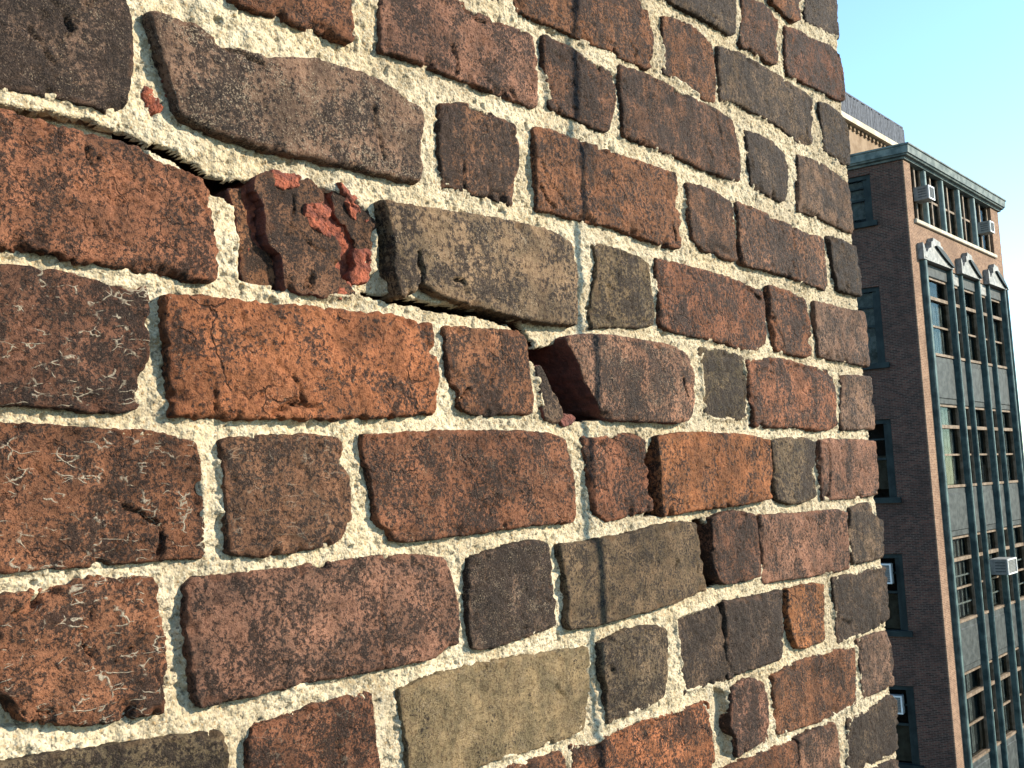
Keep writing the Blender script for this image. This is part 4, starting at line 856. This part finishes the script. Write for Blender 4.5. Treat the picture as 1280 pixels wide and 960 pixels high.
# the rest of the wall beyond the photograph's edges
bb = [(np.array(o)[:, 0].min(), np.array(o)[:, 0].max(), np.array(o)[:, 1].mean()) for *_, o in BRICKS]
sms = [MB() for _ in range(5)]
rr = random.Random(4)
for row in range(-7, 23):
    z = -row * 68.0
    mine = [b for b in bb if abs(b[2] - z) < 30]
    x = min([b[0] for b in mine]) - 15 if mine else (-4 if row % 2 else -4)
    k = 0 if not mine else (0 if len(mine) % 2 else 1)
    k = (k + row) % 2 if not mine else (1 if (x < -780 and mine and max(b[1] - b[0] for b in mine if b[0] < x + 30) < 110) else 0)
    while x > -1900:
        w = 168 if k == 1 else 72
        o_ = rr.uniform(-2, 2)
        z0, z1 = z - 28.5 + rr.uniform(-1, 1), z + 28.5 + rr.uniform(-1, 1)
        rr.choice(sms).bevel_box((x - w) * MM - WO[0], x * MM - WO[0], o_ * MM, 0.06, z0 * MM - WO[2], z1 * MM - WO[2], 0.004)
        x -= w + 15; k = 1 - k
for sm, tone in zip(sms, 'kprms'):
    sb = tag(sm.build('outer_brickwork', M_BRICK, wall), kind='stuff')
    sb.color = (*TONES[tone][:3], 1); sb['crust'] = TONES[tone][3]; sb['vein'] = 0.0; sb['sand'] = 0.2; sb['craze'] = .4
def wbox(mb, u0, u1, y0, y1, z0, z1):
    return mb.box(u0 * MM - WO[0], u1 * MM - WO[0], y0 * MM, y1 * MM, z0 * MM - WO[2], z1 * MM - WO[2])
jm = MB()
wbox(jm, -1910, U0 + 60, 12, 44, -1510, 520)
wbox(jm, U0 + 61, -5, 12, 44, V1 - 30, 520)
wbox(jm, U0 + 61, -5, 12, 44, -1510, V0 + 30)
jm.build('outer_mortar', M_MORTAR, wall)
bk = MB()
wbox(bk, -9000, -5, 63, 14000, -20000, 5500)
wbox(bk, -9000, -1912, 2, 62.5, -20000, 5500)
wbox(bk, -1912, -5, 2, 62.5, 521, 5500)
wbox(bk, -1912, -5, 2, 62.5, -20000, -1511)
bk.build('wall_body', M_SHADE_COMMON, wall)  # unseen building mass, deepened to block sky light from the far side wall
ib = MB()
wbox(ib, -1000, -20, 45, 62.5, -900, 60)
ib = ib.build('shade_dark_inner_brick', M_BRICK, wall)
ib.color = (0.10, 0.05, 0.035, 1); ib['crust'] = .9; ib['vein'] = 0.0; ib['sand'] = 0.1; ib['craze'] = .3  # inner brick blackened to stand in for shade inside the mortar holes

# a cable hanging down in front of the wall, just outside the picture: it throws the thin upright shadow
ca, cb = (Vector((p[0] * MM, 0, p[1] * MM)) + S * 0.40 for p in CABLE)
dv = (cb - ca) / (cb.z - ca.z)
pts = [ca + dv * (z - ca.z) + Vector((0.002 * math.sin(z * 5), 0.002 * math.cos(z * 4), 0)) for z in np.linspace(2.9, -3.0, 40)]
cable = empty('hanging_cable', tuple(pts[-1]))
cm_ = MB().tube([p - pts[-1] for p in pts], 0.0029, 10)
cm_.build('cable_sheath', M_CABLE, cable)
tag(cable, 'thin dark cable hanging upright in front of the brick wall', 'cable')

# ------------------------------------------------------------------ the street far below
st = MB().box(-1500, 1500, -1500, 1500, -0.3, 0.0)
tag(st.build('street', M_STREET, None, (0, 0, -20.0)), kind='structure')

# ------------------------------------------------------------------ the tall building across the gap
KX, KY, GZ = 25.3568, 8.8664, -20.0
bld = tag(empty('brick_building', (KX, KY, GZ)), 'tall brown brick building with green window bays and flat cornice beyond the wall corner', 'building')
WID = 7.9
LTH = R(97.0)
LD = Vector((math.cos(LTH), math.sin(LTH)))          # along the shaded side, away from the corner
Z = lambda z: z - GZ
fw = MB()
BACK = 11.0
core = [(0.30, 0.32), (WID - 0.02, 0.32), (WID - 0.02, BACK), (LD.x * BACK + 0.30, LD.y * BACK)]
fw.box(0.0, 0.55, 0.0, 0.315, 0, Z(4.99))             # pier at the corner
fw.box(7.84, WID, 0.0, 0.315, 0, Z(4.99))
fw.box(0.0, WID, 0.0, 0.315, Z(4.99), Z(5.95))        # band above the bays
fw.box(0.0, 0.46, 0.0, 0.315, Z(5.95), Z(7.55))
fw.box(7.14, WID, 0.0, 0.315, Z(5.95), Z(7.55))
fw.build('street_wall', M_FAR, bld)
MB().vprism(core, 0, Z(7.55)).build('inner_rooms', M_ROOM, bld)
# shaded side, in its own frame: x runs from the far end (-11) to the corner (0), y into the building
side = empty('side_wall_frame')
col.objects.unlink(side); bpy.data.objects.remove(side)
SA = LTH - math.pi
def side_build(mb, name, mat, parent):
    """local x: metres before the corner (negative), y: into the building"""
    cs, sn = math.cos(SA), math.sin(SA)
    mb.v = [(x * cs - y * sn, x * sn + y * cs, z) for x, y, z in mb.v]
    return mb.build(name, mat, parent)
SW = [(4.37, 2.36), (0.93, -1.08), (-2.48, -4.40), (-5.74, -7.66), (7.35, 6.08), (-9.2, -11.1), (-12.6, -14.5)]
SX0, SX1 = -1.98, -0.86
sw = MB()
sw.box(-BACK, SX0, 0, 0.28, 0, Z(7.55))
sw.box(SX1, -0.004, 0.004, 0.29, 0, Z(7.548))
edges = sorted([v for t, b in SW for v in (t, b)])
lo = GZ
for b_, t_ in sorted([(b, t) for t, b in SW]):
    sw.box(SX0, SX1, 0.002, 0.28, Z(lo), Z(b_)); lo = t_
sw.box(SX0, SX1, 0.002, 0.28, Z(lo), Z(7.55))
side_build(sw, 'side_wall', M_SHADE_COMMON, bld)
for t_, b_ in SW:
    fr = MB()
    w0, w1 = SX0, SX1
    fr.box(w0, w0 + 0.11, 0.05, 0.16, Z(b_) + .02, Z(t_) - .11); fr.box(w1 - 0.11, w1, 0.05, 0.16, Z(b_) + .02, Z(t_) - .11); fr.box(w1 - 0.21, w1 - .11, 0.09, 0.16, Z(b_) + .02, Z(t_) - .11)
    fr.box(w0, w1, 0.05, 0.16, Z(t_) - 0.11, Z(t_)); fr.box(w0 + .11, w1 - .211, 0.07, 0.15, Z((t_ + b_) / 2) - 0.03, Z((t_ + b_) / 2) + 0.03)
    fr.box(w0 + .11, w1 - .211, 0.07, 0.14, Z(b_ + (t_ - b_) * .75) - .02, Z(b_ + (t_ - b_) * .75) + .02)
    f = side_build(fr, 'window', M_DKGREEN, bld)
    side_build(MB().box(w0 - .08, w1 + .1, -0.08, 0.13, Z(b_) - .12, Z(b_) + .018), 'sill', M_DKGREEN, f)
    side_build(MB().box(w0 + .11, w1 - .11, 0.10, 0.115, Z(b_) + .03, Z(t_) - .11), 'pane', M_GLASS, f)
    if t_ > 3 or t_ == 0.93:
        hgt = (t_ - b_)
        side_build(MB().box(w0 + .1, w1 - .1, 0.19, 0.2, Z(b_) + .03 + hgt * (0.0 if t_ == 4.37 else .1), Z(t_) - .12 - (0 if t_ > 1 else hgt * .4)), 'blind', M_CURTAIN if t_ > 3 else M_BLIND, f)
    else:
        side_build(MB().box(w0 + .1, w1 - .1, 0.24, 0.25, Z(b_) + .03, Z(b_) + .9), 'blind', M_BLIND, f)
# cornice round both faces
def ring_profile(prof, name, mat, far=BACK):
    """sweep (outward, z) profile along the side and the front"""
    nrm_f = Vector((0, -1)); nrm_s = Vector((-LD.y, LD.x))
    if nrm_s.x > 0: nrm_s = -nrm_s
    mit = (nrm_f + nrm_s).normalized(); k = 1 / mit.dot(nrm_f)
    V_, F_ = [], []
    for o_, z_ in prof:
        a_ = LD * far + nrm_s * o_; b_ = mit * o_ * k; c_ = Vector((WID + 0.0, 0)) + nrm_f * o_
        V_ += [(a_.x, a_.y, Z(z_)), (b_.x, b_.y, Z(z_)), (c_.x + 0.12, c_.y, Z(z_))]
    n_ = len(prof)
    for i in range(n_):
        j = (i + 1) % n_
        for k_ in range(2):
            F_.append((i * 3 + k_, i * 3 + k_ + 1, j * 3 + k_ + 1, j * 3 + k_))
    F_.append(tuple(i * 3 + 2 for i in range(n_))); F_.append(tuple(i * 3 for i in reversed(range(n_))))
    mb = MB(); mb.v, mb.f = V_, [t[::-1] for t in F_]
    return mb.build(name, mat, bld)
cn = ring_profile([(-0.3, 7.555), (0.05, 7.555), (0.07, 7.60), (0.15, 7.62), (0.17, 7.66), (0.20, 7.665), (0.22, 7.84), (0.25, 7.86), (0.25, 7.90), (-0.3, 7.93)], 'cornice', M_COPING)
MB().vprism([(0.32, 0.32), (WID - .02, 0.32), (WID - .02, BACK), (LD.x * BACK + .32, LD.y * BACK)], Z(7.551), Z(7.80)).build('roof', M_STREET, bld)
# top floor: a strip of windows between slim green posts on a white sill
MB().bevel_box(0.42, 7.18, -0.07, 0.2, Z(5.952), Z(6.06), .015).build('sill', M_STONE, bld)
posts = [1.42, 2.75, 4.10, 5.45]
for x in posts:
    MB().bevel_box(x, x + 0.12, -0.03, 0.12, Z(6.062), Z(7.55), .02).build('mullion', M_MULL, bld)
xs = [0.46] + [p + .06 for p in posts] + [7.14]
rw = random.Random(12)
for i in range(5):
    a_, b_ = xs[i] + .07, xs[i + 1] - .07
    fr = MB()
    zz0, zz1 = Z(6.063), Z(7.548)
    fr.box(a_, a_ + .07, .08, .17, zz0, zz1); fr.box(b_ - .07, b_, .08, .17, zz0, zz1); mid_ = (a_ + b_) / 2
    fr.box(mid_ - .04, mid_ + .04, .08, .17, zz0, zz1)
    fr.box(a_ + .07, b_ - .07, .10, .16, Z(6.80), Z(6.86))
    f = fr.build('window', M_WOOD, bld)
    MB().box(a_ + .06, b_ - .06, .12, .13, zz0 + .003, zz1 - .003).build('pane', M_GLASS, f)
    for k in range(2):
        w_ = rw.uniform(.12, .3); c_ = a_ + .1 + k * (mid_ - a_) + rw.uniform(0, .2)
        MB().box(c_, c_ + w_, .2 + .01 * k, .205 + .01 * k, zz0 + .02, zz1 - rw.uniform(.05, .7)).build('curtain', M_CURTAIN if rw.random() < .55 else M_BLIND, f)
# green fins of the bays
FINS = [(0.58, .17, .13), (2.66, .12, .10), (3.60, .09, .07), (5.00, .12, .10), (6.02, .09, .07), (7.46, .12, .10), (7.74, .09, .10)]
for x, w_, pr in FINS:
    fm = MB().bevel_box(x, x + w_, -pr, 0.20, 1.0, Z(5.02), .025)
    f = fm.build('fin', M_GREEN, bld)
    cap = MB().bevel_box(x - .02, x + w_ + .02, -pr - .03, 0.1, Z(5.021), Z(5.09), .02).build('fin_cap', M_TERRA, f)
BAYS = [(0.75, 2.66, True), (2.78, 3.60, False), (3.69, 5.00, True), (5.12, 6.02, False), (6.11, 7.46, True), (7.58, 7.74, False)]
ST_ = [(4.64, 2.62), (1.27, -0.83), (-2.17, -4.26), (-5.58, -7.70), (-9.0, -11.1), (-12.4, -14.5), (-15.8, -17.4)]
for bi, (a_, b_, wide) in enumerate(BAYS):
    for si, (t_, s_) in enumerate(ST_):
        h_ = t_ - s_
        fr = MB()
        fr.box(a_, a_ + .06, .06, .19, Z(s_), Z(t_)); fr.box(b_ - .06, b_, .06, .19, Z(s_), Z(t_))
        fr.box(a_ + .06, b_ - .06, .06, .19, Z(t_) - .05, Z(t_)); fr.box(a_, b_, .03, .19, Z(s_) - .07, Z(s_) - .002)
        tz = t_ - .55 * h_ / 2.02
        fr.box(a_ + .06, b_ - .06, .04, .17, Z(tz) - .05, Z(tz) + .04)
        fr.box(a_ + .06, b_ - .06, .09, .16, Z(tz - .74) - .025, Z(tz - .74) + .025)
        f = fr.build('window', M_WOOD, bld)
        MB().box(a_ + .05, b_ - .05, .12, .13, Z(s_) + .003, Z(t_) - .052).build('pane', M_GLASS, f)
        if wide and si in (0, 2, 3, 1):
            cw = (b_ - a_)
            cb_ = MB()
            x = a_ + .08; k = 0
            while x < b_ - .1 - cw * .06:
                if si and rw.random() < .35:
                    x += cw * .09; continue
                k = 1 - k
                cb_.box(x, x + cw * .05, .2 + .012 * (k % 2), .225 + .012 * (k % 2), Z(s_) + .02, Z(tz) - .08 if si == 0 else Z(t_) - .1)
                x += cw * (.062 + .02 * rw.random())
            cb_.build('curtain', M_CURTAIN, f)
        drop = (0.75, 1.0, .6, .95, .8, .7, .9)[(si + 2 * bi) % 7] if si else 1.0
        MB().box(a_ + .06, b_ - .06, .25, .26, Z(t_ - .06 - (h_ - .1) * drop), Z(t_) - .06).build('blind', (M_PANEL, M_BLIND, M_CURTAIN)[(si * 2 + bi) % 3] if si else M_PANEL, f)
        if wide and si == 2:
            for zz in (tz - .45, tz - 1.15):
                MB().box(a_ + .08, b_ - .08, .135, .15, Z(zz) - .02, Z(zz) + .02).build('glazing_bar', M_WHITE, f)
        # spandrel below
        nx = ST_[si + 1][0] if si + 1 < len(ST_) else GZ
        pn = MB()
        pn.bevel_box(a_ + .003, b_ - .003, .05, .25, Z(nx) + .003, Z(s_) - .075, .03)
        p_ = pn.build('spandrel_panel', M_PANEL, bld)
        if wide:
            MB().bevel_box(a_ + .14, b_ - .14, .025, .052, Z(nx) + .16, Z(s_) - .22, .02).build('raised_field', M_PANEL, p_)
    if wide:
        MB().bevel_box(a_ + .003, b_ - .003, .02, .25, Z(4.645), Z(4.98), .02).build('head_panel', M_PANEL, bld)
    else:
        MB().bevel_box(a_ + .003, b_ - .003, .02, .25, Z(4.645), Z(4.98), .02).build('head_panel', M_TERRA, bld)
# stepped white terracotta hoods over the wide bays with a curved moulding below
for a_, b_, wide in BAYS:
    if not wide: continue
    x0, x1 = a_ - .28, b_ + .05
    w_ = x1 - x0; zb = Z(4.99)
    prof = [(0, 0), (1, 0), (1, .14), (.88, .16), (.84, .25), (.76, .27), (.74, .36), (.69, .38), (.67, .47), (.61, .49), (.595, .58), (.36, .62), (.345, .53), (.29, .50), (.28, .36), (.18, .30), (.13, .20), (.09, .20), (.05, .34), (.0, .40)]
    pr = MB().prism([(x0 + u * w_, zb + v * 1.08) for u, v in prof], -.15, -.003)
    pd = pr.build('hood', M_TERRA, bld)
    am = MB()
    n_ = 12
    for side_ in (-.055, 0.0):
        pass
    outer, inner = [], []
    for k in range(n_ + 1):
        t = k / n_
        x = x0 + w_ * (.40 + .56 * t); zc_ = zb + .40 * (1 - t) ** 1.6 + .03 + .03 * math.sin(t * math.pi)
        outer.append((x, zc_ + .03 + .13 * math.sin(t * math.pi) ** .8)); inner.append((x, zc_))
    am.prism(inner + outer[::-1], -.21, -.151)
    am.build('arch_moulding', M_DKGREEN, pd)


# set-back top storey with a cream cornice, and the slatted fence on its roof
ph = MB().box(0.6, 7.52, 2.6, 10.0, Z(7.81), Z(9.93)).build('penthouse_wall', M_TANWALL, bld)
MB().box(0.5, 7.60, 2.42, 10.1, Z(9.932), Z(10.10)).box(0.54, 7.56, 2.50, 10.1, Z(10.101), Z(10.17)).build('cream_cornice', M_CREAM, ph)
for k in range(23):
    x = 0.75 + k * .29
    MB().box(x, x + .11, 2.535, 2.602, Z(9.80), Z(9.90)).build('dentil', M_TANWALL, ph)
for x in (2.5, 4.6, 6.6):
    MB().box(x, x + .28, 2.58, 2.602, Z(8.5), Z(9.45)).build('vent_slot', M_ROOM, ph)
fen = tag(empty('roof_fence', (KX + .6, KY + 2.53, 10.171)), 'slate blue slatted fence standing on the cream edged roof of the set back storey', 'fence')
ff = random.Random(9)
for k in range(13):
    MB().box(k * .573, k * .573 + .06, .03, .09, 0, .72).build('post', M_FENCE, fen)
MB().box(0, 6.95, .031, .075, .70, .75).build('rail', M_FENCE, fen)
for k in range(58):
    x = .01 + k * .12
    MB().box(x, x + .102, .0 + ff.uniform(0, .008), .028, .03, .66 + ff.uniform(-.03, .03)).build('slat', M_FENCE, fen)

# ------------------------------------------------------------------ window air conditioners
def air_conditioner(label, x0, x1, z0, z1, y0, y1, sidef=False):
    """a box unit that sticks out of a window; coordinates in the building's own frame"""
    w_, h_, d_ = x1 - x0, z1 - z0, y1 - y0
    if sidef:
        cs, sn = math.cos(SA), math.sin(SA)
        px_, py_ = x0 * cs - y0 * sn, x0 * sn + y0 * cs
        root = empty('air_conditioner', (KX + px_, KY + py_, z0), SA)
    else:
        root = empty('air_conditioner', (KX + x0, KY + y0, z0))
    tag(root, label, 'air conditioner', 'window air conditioners on the tall brick building')
    t = .035
    cs_ = MB().box(0, w_, .03, d_, 0, h_)
    cs_.build('casing', M_SHADECASE, root)
    fr = MB().box(0, t, 0, .029, 0, h_).box(w_ - t, w_, 0, .029, 0, h_).box(t, w_ - t, 0, .029, 0, t).box(t, w_ - t, 0, .029, h_ - t, h_)
    fr.build('front_frame', M_WHITE, root)
    gr_ = MB()
    n_ = 9
    for k in range(n_):
        zz = t + (h_ - 2 * t) * (k + .2) / n_
        gr_.box(t, w_ - t, .012, .028, zz, zz + (h_ - 2 * t) * .5 / n_)
    gr_.build('grille', M_GRILLE, root)
    for k in range(4):
        MB().box(-.006, -.001, .07, d_ * .72, h_ * (.16 + .19 * k), h_ * (.16 + .19 * k) + h_ * .10).build('side_louvre', M_GRILLE, root)
    return root
air_conditioner('white window unit jutting from the left end of the top floor window strip', 0.84, 1.26, 6.62, 6.98, -.30, .10)
air_conditioner('white window unit jutting from the right end of the top floor window strip', 5.98, 6.38, 6.56, 6.90, -.28, .10)
air_conditioner('large white window unit projecting between green fins on the lower middle floor', 4.08, 4.90, -3.36, -2.94, -.42, .05)
air_conditioner('white unit in the top of the upper shaded side window near the wall corner', SX0 + .15, SX1 - .28, -3.22, -2.72, -.10, .2, True)
air_conditioner('white unit in the top of the lowest shaded side window beside the wall corner', SX0 + .15, SX1 - .28, -6.42, -5.98, -.10, .2, True)
